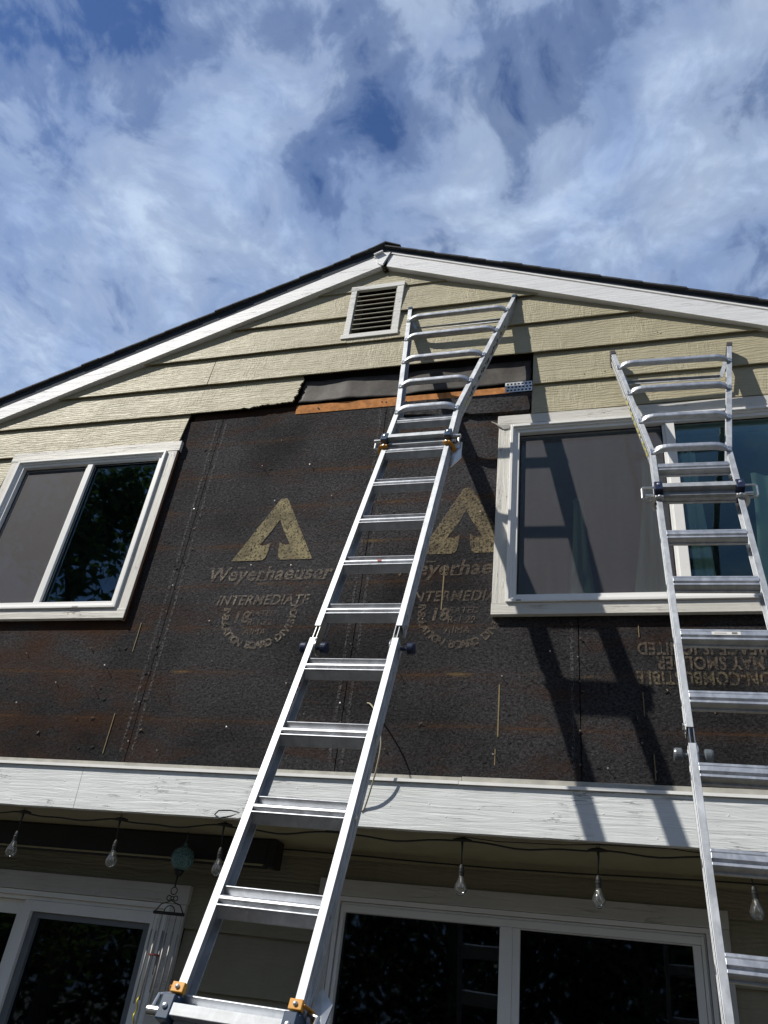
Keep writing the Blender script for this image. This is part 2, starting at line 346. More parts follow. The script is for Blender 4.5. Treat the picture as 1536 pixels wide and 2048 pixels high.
# ------------------------------------------------------------------ mesh helpers
LAYER = scene.collection
class MB:
    def __init__(s): s.v = []; s.f = []
    def add(s, vs, fs):
        b = len(s.v); s.v += [Vector(v) for v in vs]; s.f += [tuple(b + i for i in f) for f in fs]; return s
    def box(s, x0, x1, y0, y1, z0, z1):
        vs = [(x, y, z) for x in (x0, x1) for y in (y0, y1) for z in (z0, z1)]
        return s.add(vs, [(0, 1, 3, 2), (4, 6, 7, 5), (0, 4, 5, 1), (2, 3, 7, 6), (0, 2, 6, 4), (1, 5, 7, 3)])
    def obox(s, c, X, Y, Z, a, b, d):
        """oriented box, half sizes a b d along X Y Z"""
        c, X, Y, Z = Vector(c), Vector(X), Vector(Y), Vector(Z)
        vs = [c + X * (i * a) + Y * (j * b) + Z * (k * d) for i in (-1, 1) for j in (-1, 1) for k in (-1, 1)]
        return s.add(vs, [(0, 1, 3, 2), (4, 6, 7, 5), (0, 4, 5, 1), (2, 3, 7, 6), (0, 2, 6, 4), (1, 5, 7, 3)])
    def hexa(s, lo, hi):
        """two matching quads joined: lo, hi = 4 points each"""
        return s.add(list(lo) + list(hi), [(3, 2, 1, 0), (4, 5, 6, 7), (0, 1, 5, 4), (1, 2, 6, 5), (2, 3, 7, 6), (3, 0, 4, 7)])
    def prism(s, poly, y0, y1):
        """polygon in x,z extruded from y0 to y1"""
        n = len(poly); vs = [(x, y0, z) for x, z in poly] + [(x, y1, z) for x, z in poly]
        return s.add(vs, [tuple(range(n)), tuple(range(2 * n - 1, n - 1, -1))] + [(i, i + n, (i + 1) % n + n, (i + 1) % n) for i in range(n)])
    def sweep(s, prof, p0, p1, A, B):
        """profile (a,b) extruded p0 to p1"""
        p0, p1, A, B = map(Vector, (p0, p1, A, B)); n = len(prof)
        vs = [p0 + A * a + B * b for a, b in prof] + [p1 + A * a + B * b for a, b in prof]
        return s.add(vs, [tuple(range(n)), tuple(range(2 * n - 1, n - 1, -1))] + [(i, i + n, (i + 1) % n + n, (i + 1) % n) for i in range(n)])
    def tube(s, pts, r, n=8, cap=True, ry=None):
        pts = [Vector(p) for p in pts]; rs = r if isinstance(r, (list, tuple)) else [r] * len(pts)
        b = len(s.v); up = None
        for i, p in enumerate(pts):
            d = (pts[min(i + 1, len(pts) - 1)] - pts[max(i - 1, 0)]).normalized()
            if up is None: up = Vector((0, 0, 1)) if abs(d.z) < .9 else Vector((0, 1, 0))
            a = d.cross(up)
            if a.length < 1e-4: a = d.orthogonal()
            a.normalize(); c = a.cross(d).normalized(); up = c
            for k in range(n):
                t = 2 * math.pi * k / n
                s.v.append(p + a * (rs[i] * math.cos(t)) + c * ((ry or 1) * rs[i] * math.sin(t)))
        for i in range(len(pts) - 1):
            for k in range(n):
                s.f.append((b + i * n + k, b + i * n + (k + 1) % n, b + (i + 1) * n + (k + 1) % n, b + (i + 1) * n + k))
        if cap:
            s.f.append(tuple(b + k for k in reversed(range(n)))); s.f.append(tuple(b + (len(pts) - 1) * n + k for k in range(n)))
        return s
    def lathe(s, prof, c, axis=(0, 0, 1), n=18):
        """profile (radius, height)"""
        c = Vector(c); ax = Vector(axis).normalized(); a = ax.orthogonal().normalized(); d = ax.cross(a); b = len(s.v)
        for r, h in prof:
            for k in range(n):
                t = 2 * math.pi * k / n; s.v.append(c + ax * h + (a * math.cos(t) + d * math.sin(t)) * r)
        for i in range(len(prof) - 1):
            for k in range(n):
                s.f.append((b + i * n + k, b + i * n + (k + 1) % n, b + (i + 1) * n + (k + 1) % n, b + (i + 1) * n + k))
        s.f.append(tuple(b + k for k in reversed(range(n)))); s.f.append(tuple(b + (len(prof) - 1) * n + k for k in range(n)))
        return s
    def build(s, name, m, parent=None, off=(0, 0, 0), smooth=False, bev=0, local=False):
        """vertices are world coordinates unless local; the object sits at its parent's origin"""
        me = bpy.data.meshes.new(name)
        sh = Vector(off)
        if parent is not None and not local:
            q = parent; sh = Vector((0, 0, 0))
            while q is not None: sh += q.location; q = q.parent
        me.from_pydata([v - sh for v in s.v], [], s.f); me.update()
        bm = bmesh.new(); bm.from_mesh(me); bmesh.ops.recalc_face_normals(bm, faces=bm.faces); bm.to_mesh(me); bm.free()
        if smooth:
            for p in me.polygons: p.use_smooth = True
        me.materials.append(m)
        o = bpy.data.objects.new(name, me); LAYER.objects.link(o)
        if parent is None: o.location = sh
        else: o.parent = parent
        if bev:
            md = o.modifiers.new('bevel', 'BEVEL'); md.width = bev; md.segments = 2; md.limit_method = 'ANGLE'; md.angle_limit = R_(40)
        return o
def tag(o, label, cat, group=None, kind=None):
    if label: o['label'] = label
    if cat: o['category'] = cat
    if group: o['group'] = group
    if kind: o['kind'] = kind
    return o
def empty(name, loc):
    o = bpy.data.objects.new(name, None); LAYER.objects.link(o); o.location = loc; o.empty_display_size = .2; return o
def W(o): return o.matrix_world

# ------------------------------------------------------------------ ground
GZ = -.12
g = MB().add([(-600, -600, GZ), (600, -600, GZ), (600, 600, GZ), (-600, 600, GZ)], [(0, 1, 2, 3)]).build('ground', ground_mat())
g['kind'] = 'structure'

# ------------------------------------------------------------------ house
house = empty('house', (-1.59, 0, GZ))
tag(house, 'two storey gabled house with half of its olive siding stripped to black board', 'house')
XA, HW = -1.56, 4.75                              # ridge x, half width
SLL, SLR = .4155, .4155                             # rake slopes left and right
ZB = 6.502                                         # underside of rake boards at the ridge
def zrake(x, z0=ZB): return z0 - (XA - x) * SLL if x < XA else z0 - (x - XA) * SLR
def xl(z, z0=ZB): return XA - (z0 - z) / SLL
def xr(z, z0=ZB): return XA + (z0 - z) / SLR
EX0, EX1 = XA - HW, XA + HW
WX0, WX1 = XA - 4.35, XA + 4.35
# openings: x0,x1,z0,z1
LW = (-4.20, -2.94, 3.585, 4.83); RW = (-.545, 1.39, 3.585, 4.78); VENT = (-1.745, -1.42, 5.80, 6.265)
LDW = (-4.30, -2.44, GZ, 2.055); LRW = (-1.475, .38, .75, 2.165)
def holed_wall(b, x0, x1, z0, z1, y0, y1, holes):
    """boxes around rectangular holes"""
    xs = sorted({x0, x1} | {h[0] for h in holes} | {h[1] for h in holes})
    for a, c in zip(xs, xs[1:]):
        m = (a + c) / 2; cuts = sorted([(h[2], h[3]) for h in holes if h[0] < m < h[1]])
        z = z0
        for q0, q1 in cuts:
            if q0 > z: b.box(a, c, y0, y1, z, q0)
            z = q1
        if z1 > z: b.box(a, c, y0, y1, z, z1)
    return b
b = MB(); holed_wall(b, WX0, WX1, 2.42, 4.88, .016, .15, [LW, RW])
b.build('upper_wall_framing', DARKW, house)
b = MB()
for x0, x1, z0, z1, hole in ((WX0, VENT[0], 4.88, 0, 0), (VENT[0], VENT[1], 4.88, VENT[2], 1), (VENT[0], VENT[1], VENT[3], 0, 2), (VENT[1], WX1, 4.88, 0, 0)):
    pts = []
    if hole == 1: b.box(x0, x1, .036, .15, 4.88, VENT[2]); continue
    zt = lambda x: max(4.885, zrake(x, ZB + .05) )
    xs = [x0] + ([XA] if x0 < XA < x1 else []) + [x1]
    zlo = z0
    b.prism([(x0, zlo), (x1, zlo)] + [(x, zt(x)) for x in reversed(xs)], .036, .15)
b.build('gable_framing', DARKW, house)
b = MB(); holed_wall(b, WX0, WX1, GZ, 2.40, .645, .78, [LDW, LRW]); b.build('lower_wall_framing', DARKW, house)
b = MB().box(WX0, WX0 + .15, .15, 7.5, 2.42, 4.9).box(WX1 - .15, WX1, .15, 7.5, 2.42, 4.9).box(WX0, WX1, 7.35, 7.5, GZ, 4.9)
b.box(WX0, WX0 + .15, .645, 7.35, GZ, 2.42).box(WX1 - .15, WX1, .645, 7.35, GZ, 2.42)
b.build('side_wall', SIDING, house)
MB().box(WX0 + .15, WX1 - .15, .15, 7.35, 2.42, 2.5).build('upper_floor', ROOMD, house)
MB().box(WX0 + .15, WX1 - .15, .15, 7.35, 4.86, 4.9).build('upper_ceiling', ROOM, house)

# --- siding courses
def course(b, z0, z1, a, c, dy=0, jag=0.0, cutl=0, cutr=0, clip=True, y_out=-.034, y_in=-.010, th=.010, seed=0, rake=ZB + .03):
    """one lap board from x=a to c; lower edge stands out; clipped by the rake"""
    lo_a, lo_c, hi_a, hi_c = a, c, a, c
    if clip:
        lo_a = max(a, xl(z0, rake)); lo_c = min(c, xr(z0, rake)); hi_a = max(a, xl(z1, rake)); hi_c = min(c, xr(z1, rake))
        if z1 > rake: return
    hi_a += cutl; hi_c += cutr
    n = max(2, int((lo_c - lo_a) / .035))
    rows = []
    for i in range(n + 1):
        t = i / n; xlo = lo_a + (lo_c - lo_a) * t; xhi = hi_a + (hi_c - hi_a) * t
        w = mn.noise(Vector((xlo * 1.1, z0 * 3, seed))) * .0035 + mn.noise(Vector((xlo * 7, z0, seed + 5))) * .0015
        wy = mn.noise(Vector((xlo * .9, z0 * 2, 9 + seed))) * .004
        j = abs(mn.noise(Vector((xlo * 9, 3.3, seed)))) * jag
        rows.append([(xlo, y_out + dy + wy, z0 + w + j), (xlo, y_out + dy + wy + th, z0 + w + j), (xhi, y_in + dy + th, z1), (xhi, y_in + dy, z1)])
    vs = [p for r in rows for p in r]; fs = []
    for i in range(n):
        for k in range(4):
            fs.append((i * 4 + k, i * 4 + (k + 1) % 4, i * 4 + 4 + (k + 1) % 4, i * 4 + 4 + k))
    fs += [(3, 2, 1, 0), (n * 4, n * 4 + 1, n * 4 + 2, n * 4 + 3)]
    b.add(vs, fs)
LAP, L0 = .281, 5.158
b = MB()
ov = .014
# gable courses, top ones first
course(b, 5.436, 5.717 + ov, EX0 + .3, -2.803, seed=3)
course(b, 5.436, 5.717 + ov, -2.796, EX1, dy=-.002, seed=4)
for a, c, k in ((EX0, VENT[0] - .01, 0), (VENT[1] + .01, EX1, 1)):
    course(b, 5.998, 6.279 + ov, a, c, seed=6 + k)
    course(b, 5.717, 5.998 + ov, a, c, seed=8 + k)
course(b, 5.717, 5.760, VENT[0] - .0102, VENT[1] + .0102, seed=12, y_out=-.034, y_in=-.031)
# the top triangle above 6.279
zt = 6.279; rk = ZB + .03
b.prism([(xl(zt, rk), zt), (VENT[0] - .01, zt), (VENT[0] - .01, 6.29), (VENT[1] + .01, 6.29), (VENT[1] + .01, zt), (xr(zt, rk), zt), (XA, rk)], -.0235, -.012)
# course that ends in a broken edge by the tar paper
course(b, 5.163, 5.436 + ov, EX0, -2.47, seed=14)
n_br = [(-2.47, 5.163), (-2.44, 5.172), (-2.40, 5.160), (-2.36, 5.176), (-2.33, 5.171), (-2.30, 5.184), (-2.20, 5.180), (-2.12, 5.189), (-2.075, 5.186), (-2.062, 5.21),
        (-2.072, 5.235), (-2.048, 5.262), (-2.056, 5.30), (-2.04, 5.34), (-2.048, 5.37), (-2.03, 5.40), (-2.045, 5.45), (-2.47, 5.45)]
rg_ = random.Random(5); fine_ = []
for (xa_, za_), (xb_, zb_) in zip(n_br, n_br[1:]):
    for q_ in range(5):
        t_ = q_ / 5; k_ = 0 if xa_ < -2.42 and xb_ > -2.46 or q_ == 0 else 1
        hor = abs(xb_ - xa_) > abs(zb_ - za_)
        fine_.append((xa_ + (xb_ - xa_) * t_ + (0 if hor else rg_.uniform(-.007, .006)) * k_, za_ + (zb_ - za_) * t_ + (rg_.uniform(-.004, .005) if hor else 0) * k_))
n_br = [p_ for p_ in fine_ if p_[0] < -2.0] + [n_br[-1]]
yb_ = lambda z: -.034 + (z - 5.163) / .287 * .024
nn_ = len(n_br); b.add([(x, yb_(z), z) for x, z in n_br] + [(x, yb_(z) + .011, z) for x, z in n_br], [tuple(range(nn_)), tuple(range(2 * nn_ - 1, nn_ - 1, -1))] + [(i, i + nn_, (i + 1) % nn_ + nn_, (i + 1) % nn_) for i in range(nn_)])
course(b, 4.874, 5.163 + ov, EX0, -2.886, cutr=.012, seed=16)
for k, z in enumerate((4.593, 4.312, 4.031, 3.75, 3.469)):
    course(b, z, z + LAP + ov, WX0, -4.275, clip=False, seed=20 + k)
    course(b, z, z + LAP + ov, 1.47, WX1, clip=False, seed=30 + k)
# right of the stripped patch
course(b, 5.155, 5.436 + ov, -.408, EX1, seed=40)
course(b, 4.905, 5.155 + ov, -.414, EX1, seed=41, y_in=-.014)
b.build('lap_siding', SIDING, house)
# lower wall siding
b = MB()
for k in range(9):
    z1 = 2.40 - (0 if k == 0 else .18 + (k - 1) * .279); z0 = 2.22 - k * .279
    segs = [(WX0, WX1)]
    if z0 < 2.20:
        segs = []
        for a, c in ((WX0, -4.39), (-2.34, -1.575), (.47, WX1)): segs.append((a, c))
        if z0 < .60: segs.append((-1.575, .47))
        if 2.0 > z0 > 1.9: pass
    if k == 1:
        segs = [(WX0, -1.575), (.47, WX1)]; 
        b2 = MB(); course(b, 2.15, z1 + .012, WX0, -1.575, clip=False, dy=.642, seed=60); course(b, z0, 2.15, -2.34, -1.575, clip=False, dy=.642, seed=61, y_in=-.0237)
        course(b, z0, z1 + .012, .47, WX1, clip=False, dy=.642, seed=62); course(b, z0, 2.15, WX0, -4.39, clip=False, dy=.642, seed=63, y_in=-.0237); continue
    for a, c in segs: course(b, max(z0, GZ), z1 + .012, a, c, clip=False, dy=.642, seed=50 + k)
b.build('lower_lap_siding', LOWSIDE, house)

# nail dimples and a few popped nails in the siding
rs_ = random.Random(12)
for k in range(34):
    x = rs_.uniform(-4.3, 1.0); z = rs_.choice((5.19, 5.475, 5.755, 6.035)) + rs_.uniform(.0, .03)
    if abs(x - XA) > (ZB - .08 - z) / SLL or (VENT[0] - .1 < x < VENT[1] + .1 and z > 5.7) or (-2.1 < x < -.38 and z < 5.43): continue
    yk = -.034 + ((z - 5.158) % .281) / .281 * .024
    MB().lathe([(.0005, -.001), (.0042, 0), (.0035, .0012), (.0005, .0016)], (x, yk - .0005, z), (0, -1, 0), 8).build('siding_nail', NAIL, house)
# --- sheathing panels
SEAMS = [-5.04, -3.82, -2.598, -1.379, -.162, 1.055, 2.27]
def panel(i, x0, x1, z0, z1, holes, dy):
    b = MB()
    x0 += .0025; x1 -= .0025
    if not holes:
        # slightly ragged edges
        pts = []
        n = 26
        for k in range(n + 1): pts.append((x0 + (x1 - x0) * k / n, z0 + mn.noise(Vector((k * .9, i, 0))) * .003))
        for k in range(1, 40): pts.append((x1 + mn.noise(Vector((k * .8, i, 5))) * .0022, z0 + (z1 - z0) * k / 40))
        for k in range(n, -1, -1): pts.append((x0 + (x1 - x0) * k / n, z1 + mn.noise(Vector((k * 1.1, i, 9))) * .009 - .004))
        for k in range(39, 0, -1): pts.append((x0 + mn.noise(Vector((k * .8, i, 7))) * .0022, z0 + (z1 - z0) * k / 40))
        b.prism(pts, dy, dy + .012)
    else: holed_wall(b, x0, x1, z0, z1, dy, dy + .012, holes)
    return b.build('sheathing_board', SHEATH, house)
panels = []
for i, (a, c) in enumerate(zip(SEAMS, SEAMS[1:])):
    hs = []
    for h in (LW, RW):
        if h[0] < c and h[1] > a: hs.append((max(h[0], a + .0025), min(h[1], c - .0025), h[2], h[3]))
    zt = 5.108 if i != 3 else 5.102
    if i >= 3: zt = 4.93 if i > 3 else 5.10
    if i in (4, 5): zt = 4.93
    if i == 4: panel(i, a, c, hs[0][3] + .002, zt, [], .0005); hs = []; zt4 = RW[2] - .002
    pn = panel(i, a, c, 2.60, zt if i != 4 else zt4, hs, (0, .001, 0, -.001, .0005, 0)[i])
    panels.append(pn)
# proud offcut of board over the right of the strip, with its own ragged lower edge
pts = [(-1.30, 5.098), (-1.30, 4.99), (-1.1, 4.975), (-.99, 4.955), (-.955, 4.948), (-.90, 4.94), (-.86, 4.945), (-.845, 4.962), (-.82, 4.955), (-.80, 4.945), (-.70, 4.942), (-.55, 4.94), (-.43, 4.945), (-.417, 5.0), (-.424, 5.05), (-.412, 5.092), (-.6, 5.097), (-.9, 5.093), (-1.1, 5.1)]
ofc = MB().prism(pts, -.026, -.002).build('sheathing_offcut', SHEATH, house)
ofc['label'] = 'ragged offcut of dark board under the cedar strip'
# seams: dark open gaps with chalk lines to either side
for i, x in enumerate(SEAMS[1:-1]):
    z1 = 5.09 if x in (-2.598, -1.379) else (3.50)
    b = MB()
    for dx in (-.036, .034):
        if x == -.162 and dx > 0: continue
        if x < -3 or x > 1: continue
        xx = x + dx; b.add([(xx - .008, -.0035, 2.70), (xx + .008, -.0035, 2.70), (xx + .008, -.0035, z1 - .02), (xx - .008, -.0035, z1 - .02)], [(0, 1, 2, 3)])
    if b.v: b.build('chalk_line', CHALK, panels[i] if i < len(panels) else house)
# vertical glue lines
gl = [(-.895, 3.84, 3.56), (-.56, 3.13, 2.86), (-2.745, 2.93, 2.70), (-2.755, 3.50, 3.31), (.135, 3.46, 3.39), (.135, 3.10, 2.98), (.165, 2.80, 2.68), (-.57, 2.80, 2.72), (.45, 3.05, 3.0)]
for x, za, zb in gl:
    w = .0034 if (za - zb) > .25 else .0022
    pi = max(k for k in range(len(panels)) if SEAMS[k] < x)
    MB().box(x - w, x + w, -.0032, -.001, zb, za).build('glue_line', GLUE, panels[pi])
# nails: shank and head, some bent, with the sun throwing their shadows
nail_px = [(-2.60, z) for z in (2.78, 3.0, 3.18, 3.4, 3.58, 3.75, 3.95, 4.12, 4.3, 4.52, 4.72, 4.9)] + [(-1.385, z) for z in (2.72, 2.86, 3.0, 3.2, 3.36, 3.6, 3.85, 4.1, 4.35)] + \
    [(-.16, z) for z in (2.75, 2.9, 3.15, 3.28, 3.38)] + [(-2.3, 3.50), (-1.95, 3.48), (-2.2, 3.24), (-2.11, 3.885), (-1.98, 3.86), (-1.83, 3.86), (-2.05, 4.36), (-1.66, 4.365), (-2.18, 4.63), (-1.84, 4.62), (-2.1, 4.86),
    (-3.04, 3.32), (-3.5, 3.30), (-3.2, 3.1), (-3.42, 2.98), (-2.86, 3.33), (-2.9, 3.2), (-2.93, 3.08), (-2.98, 2.9), (-1.0, 3.86), (-.98, 3.5), (-.72, 3.5), (-.55, 3.16), (-1.1, 3.2), (-.52, 3.0), (-.8, 2.9), (-1.12, 2.78),
    (-.57, 2.78), (-.3, 3.3), (.12, 3.17), (.12, 2.84), (.17, 2.70), (.42, 3.17), (-.45, 2.66), (-2.0, 2.85), (-1.6, 2.95), (-2.25, 2.9), (-1.72, 3.12), (-2.4, 2.74), (-.75, 4.62), (-.70, 4.2), (-1.2, 4.75), (-2.45, 3.05), (-.05, 2.72)]
nb = 0
for x, z in nail_px:
    x += random.uniform(-.008, .008); z += random.uniform(-.01, .01)
    if LW[0] - .09 < x < LW[1] + .09 and LW[2] - .09 < z: continue
    if x > RW[0] - .08 and z > RW[2] - .09: continue
    pi = max(k for k in range(len(panels)) if SEAMS[k] < x)
    L = random.choice((.006, .012, .02, .032)); dx, dz = random.uniform(-.25, .25), random.uniform(-.5, .1)
    tip = Vector((x + dx * L, -L, z + dz * L)); b = MB()
    b.tube([(x, .002, z), (x + dx * L * .3, -L * .5, z + dz * L * .3), tip], .0017, 6)
    d = (tip - Vector((x, 0, z))).normalized(); b.lathe([(.001, -.0005), (.0048, 0), (.0048, .0012), (.001, .0018)], tip, d, 10)
    b.build('nail', NAILS if random.random() < .45 else NAIL, panels[pi]); nb += 1
# torn holes and knocks in the board, each cut in the board it belongs to
def on_board(x): return panels[max(k for k in range(len(panels)) if SEAMS[k] < x)]
TORN = simple('torn_fibre', (.12, .085, .05), .8)
def clear(x, z): return not ((x < LW[1] + .1 and z > LW[2] - .12) or (x > RW[0] - .1 and z > RW[2] - .12))
for k in range(95):
    x, z = random.uniform(-3.7, .6), random.uniform(2.72, 5.05)
    if k < 45: x = random.choice((-2.598, -1.379, -.162, -2.9)) + random.gauss(0, .03)
    if not clear(x, z): continue
    rr = random.uniform(.003, .011); pts = []
    for q in range(7):
        t = q / 7 * 6.283; w = rr * random.uniform(.5, 1.2); pts.append((x + w * math.cos(t) * 1.3, -.0036, z + w * math.sin(t)))
    MB().add(pts, [tuple(range(7))]).build('torn_hole', BLACK, on_board(x))
    if k % 3 == 0:
        a = random.uniform(0, 6.28); L = random.uniform(.006, .016)
        c = Vector((x + .008, -.006, z + .006)); X = Vector((math.cos(a), -.5, math.sin(a))).normalized(); Z = Vector((-math.sin(a), 0, math.cos(a)))
        MB().obox(c, X, X.cross(Z), Z, L, .0008, L * random.uniform(.15, .5)).build('torn_fibre', TORN, on_board(x))

# --- stencilled writing
def text_obj(name, s, size, x, z, m, parent, rot=0.0, shear=0.0, offset=0.0, align='CENTER', sx=1.0, y=-.0042):
    cu = bpy.data.curves.new(name, 'FONT'); cu.body = s; cu.size = size; cu.align_x = align; cu.align_y = 'CENTER'
    cu.shear = shear; cu.offset = offset; cu.resolution_u = 3; cu.space_character = 1.06
    to = bpy.data.objects.new(name, cu); LAYER.objects.link(to); bpy.context.view_layer.update()
    me = bpy.data.meshes.new_from_object(to.evaluated_get(bpy.context.evaluated_depsgraph_get()))
    bpy.data.objects.remove(to)
    q = parent; sh = Vector((0, 0, 0))
    while q is not None: sh += q.location; q = q.parent
    c, sn = math.cos(rot), math.sin(rot)
    for v in me.vertices:
        a, d = v.co.x * sx, v.co.y
        v.co = Vector((x + a * c - d * sn, y, z + a * sn + d * c)) - sh
    # the print is on the board only: drop whatever would reach the window opening
    bm = bmesh.new(); bm.from_mesh(me)
    gone = [f_ for f_ in bm.faces if any(v.co.x + sh.x > -.575 and v.co.z + sh.z > RW[2] - .06 for v in f_.verts)]
    bmesh.ops.delete(bm, geom=gone, context='FACES'); bm.to_mesh(me); bm.free()
    if not me.polygons: bpy.data.meshes.remove(me); return None
    me.materials.clear(); me.materials.append(m)
    o = bpy.data.objects.new(name, me); LAYER.objects.link(o); o.parent = parent; return o
def logo(cx, pnl, dz=0.0, inkA=INK, inkB=INK2, inkC=INK3):
    Y = -.004
    # triangle with a tree cut out of it; baseline z 3.912, tip 4.37
    zb, zt = 3.915 + dz, 4.375 + dz
    def tri(pts, n): return [(cx + x, Y, zb + z) for x, z in pts]
    H = zt - zb
    left = [(-.268, 0), (-.035, H), (.0, H), (.0, H - .135), (-.115, .135), (-.045, .135), (-.045, .125), (-.062, .02), (-.085, 0)]
    left = [(-.268, 0), (-.028, H - .01), (-.018, H), (0, H), (0, .298), (-.040, .215), (-.102, .110), (-.075, .106), (-.050, .113), (-.030, .128), (-.034, .06), (-.044, .018), (-.060, .002), (-.075, 0)]
    right = [(-x, z) for x, z in left]
    b = MB().add(tri(left, 0), [tuple(range(len(left)))]).add(tri(right, 0), [tuple(reversed(range(len(right))))])
    b.build('printed_tree_emblem', inkA, pnl)
    text_obj('printed_name', 'Weyerhaeuser', .134, cx, 3.818 + dz, inkB, pnl, shear=.18, offset=.0028, sx=.95)
    # serifs on the name
    sb = MB()
    for fx in (-.385, -.335, -.27, -.205, -.175, -.03, -.055, .33, .355, -.10, .17, .215):
        if cx + fx > -.61: continue
        zz = 3.772 + dz if fx in (-.03, -.055, .33, .355, .17, .215, -.10) else 3.862 + dz
        sb.add([(cx + fx - .012, Y, zz), (cx + fx + .016, Y, zz), (cx + fx + .016, Y, zz + .006), (cx + fx - .012, Y, zz + .006)], [(0, 1, 2, 3)])
    sb.v and sb.build('printed_serif', inkB, pnl)
    text_obj('printed_word', 'INTERMEDIATE', .092, cx - .005, 3.638 + dz, inkB, pnl, shear=.22, sx=.90, offset=.0012)
    text_obj('printed_word', '18', .105, cx - .115, 3.525 + dz, inkC, pnl, offset=.003, shear=.15)
    text_obj('printed_word', 'RATED', .052, cx + .02, 3.552 + dz, inkC, pnl, shear=.15)
    text_obj('printed_word', 'R-1.22', .056, cx + .01, 3.495 + dz, inkC, pnl, shear=.15)
    text_obj('printed_word', 'AIMA', .058, cx - .01, 3.432 + dz, inkC, pnl, shear=.15)
    word = 'INSULATION BOARD DIVISION'; R0 = .235
    for i, ch in enumerate(word):
        if ch == ' ': continue
        # U shape: down, round, up
        t = i / (len(word) - 1); s0 = .05; arc = math.pi * R0 * .80; tot = arc + 2 * s0; d = t * tot
        if d < s0: x, z, r = -R0 * .92, 3.585 - d, -math.pi / 2
        elif d > s0 + arc: x, z, r = R0 * .92, 3.585 - s0 + (d - s0 - arc), math.pi / 2
        else:
            a = (d - s0) / arc * math.pi; x, z, r = -R0 * .92 * math.cos(a), 3.535 - R0 * .80 * math.sin(a), -math.pi / 2 + a
        text_obj('printed_letter', ch, .062, cx + x, z + dz, inkB, pnl, rot=r, offset=.002)
logo(-1.982, panels[2]); logo(-.790, panels[3], dz=.003, inkA=INKD, inkB=INK3)
for s, z, m, cx in (('CAUTION-COMBUSTIBLE', 3.178, INK2B, .110), ('MAY SMOLDER', 3.256, INK3, .208), ('IF SURFACE IS IGNITED', 3.332, INK3, .121)):
    text_obj('printed_warning', s, .094, cx, z, m, panels[4], rot=math.pi, offset=.002, sx=.74, align='RIGHT')

# --- cedar strip, tar paper, nail plate
MB().box(-2.84, -2.045, .004, .03, 5.10, 5.168).build('cedar_strip', DARKW, house)  # left length coloured dark brown for the shadow of the siding above
st = MB().box(-2.044, -.56, -.004, .03, 5.092, 5.168).build('cedar_strip', PLANK, house); st['label'] = 'bare orange cedar strip between tar paper and board'
b = MB()
for x, z in ((-1.88, 5.13), (-1.87, 5.12), (-1.42, 5.135), (-1.39, 5.13), (-.86, 5.12), (-.855, 5.135), (-1.25, 5.12)): b.lathe([(.001, 0), (.006, .001), (.001, .002)], (x, -.0045, z), (0, -1, 0), 8)
b.build('nail_hole', BLACK, st)
pl = MB().box(-.585, -.412, -.030, -.027, 5.098, 5.182).build('nail_plate', GALV, house); pl['label'] = 'perforated galvanised plate at the end of the cedar strip'
b = MB()
for r_ in range(3):
    for c_ in range(7):
        x = -.568 + c_ * .0235 + (r_ % 2) * .006; z = 5.113 + r_ * .026
        b.lathe([(.0005, 0), (.0078, .0004), (.0005, .0008)], (x, -.0302, z), (0, -1, 0), 8)
b.build('punched_hole', BLACK, pl)
def wavy(name, x0, x1, ztop, zbot, y0, m, seed, curl=.022):
    nx, nz = 60, 8; vs = []; fs = []
    for i in range(nx + 1):
        x = x0 + (x1 - x0) * i / nx
        for j in range(nz + 1):
            t = j / nz; wv = mn.noise(Vector((x * 3.2, t * .8, seed))) * .013 + mn.noise(Vector((x * 8, t, seed + 3))) * .005
            z = ztop + (zbot - ztop) * t + (mn.noise(Vector((x * 2.6, seed, 1))) * .012 + mn.noise(Vector((x * 9, seed, 4))) * .005)
            vs.append((x + mn.noise(Vector((z * 12, seed, 2))) * .008, y0 + wv - curl * t * t, z))
    for i in range(nx):
        for j in range(nz): q = i * (nz + 1) + j; fs.append((q, q + 1, q + nz + 2, q + nz + 1))
    o = MB().add(vs, fs).build(name, m, house, smooth=True); s_ = o.modifiers.new('thick', 'SOLIDIFY'); s_.thickness = .002; return o

tp = wavy('tar_paper', -2.035, -.425, 5.402, 5.186, .010, TAR, 2.0); tp['label'] = 'wavy strip of tar paper under the gable siding'
# boarded backing so the strip area is closed
MB().box(-2.06, -.40, .030, .034, 4.9, 5.46).build('backing_board', BLACK, house)
MB().box(-.66, -.40, .004, .014, 4.88, 5.10).build('backing_board', DARKW, house)

# --- rake boards, dark trim, roof
def rake(sign, z_lo, hgt, y0, y1, name, m, x_end, pad=0.0, x_start=0.0):
    """sloping board from the ridge down to the eave; sign -1 left, 1 right"""
    sl_ = SLL if sign < 0 else SLR; xe = x_end; xs_ = XA + sign * x_start; b = MB(); n = 40
    zz = lambda x: z_lo - abs(x - XA) * sl_
    for i in range(n):
        a = xs_ + (xe - xs_) * i / n; c = xs_ + (xe - xs_) * (i + 1) / n
        b.prism([(a, zz(a)), (c, zz(c)), (c, zz(c) + hgt), (a, zz(a) + hgt)], y0, y1)
    # weld the pieces into one board
    o = b.build(name, m, house)
    bm = bmesh.new(); bm.from_mesh(o.data); bmesh.ops.remove_doubles(bm, verts=bm.verts, dist=1e-5)
    fs = [f_ for f_ in bm.faces if all(len(e.link_faces) > 2 for e in f_.edges)]
    bmesh.ops.delete(bm, geom=fs, context='FACES'); bmesh.ops.recalc_face_normals(bm, faces=bm.faces); bm.to_mesh(o.data); bm.free()
    return o
YR = -.065
rake(-1, ZB - .012, .137, YR, -.012, 'rake_board', RAKEW, EX0, x_start=.010)
rake(1, ZB - .012, .138, YR, -.012, 'rake_board', RAKEW, EX1, x_start=.035)
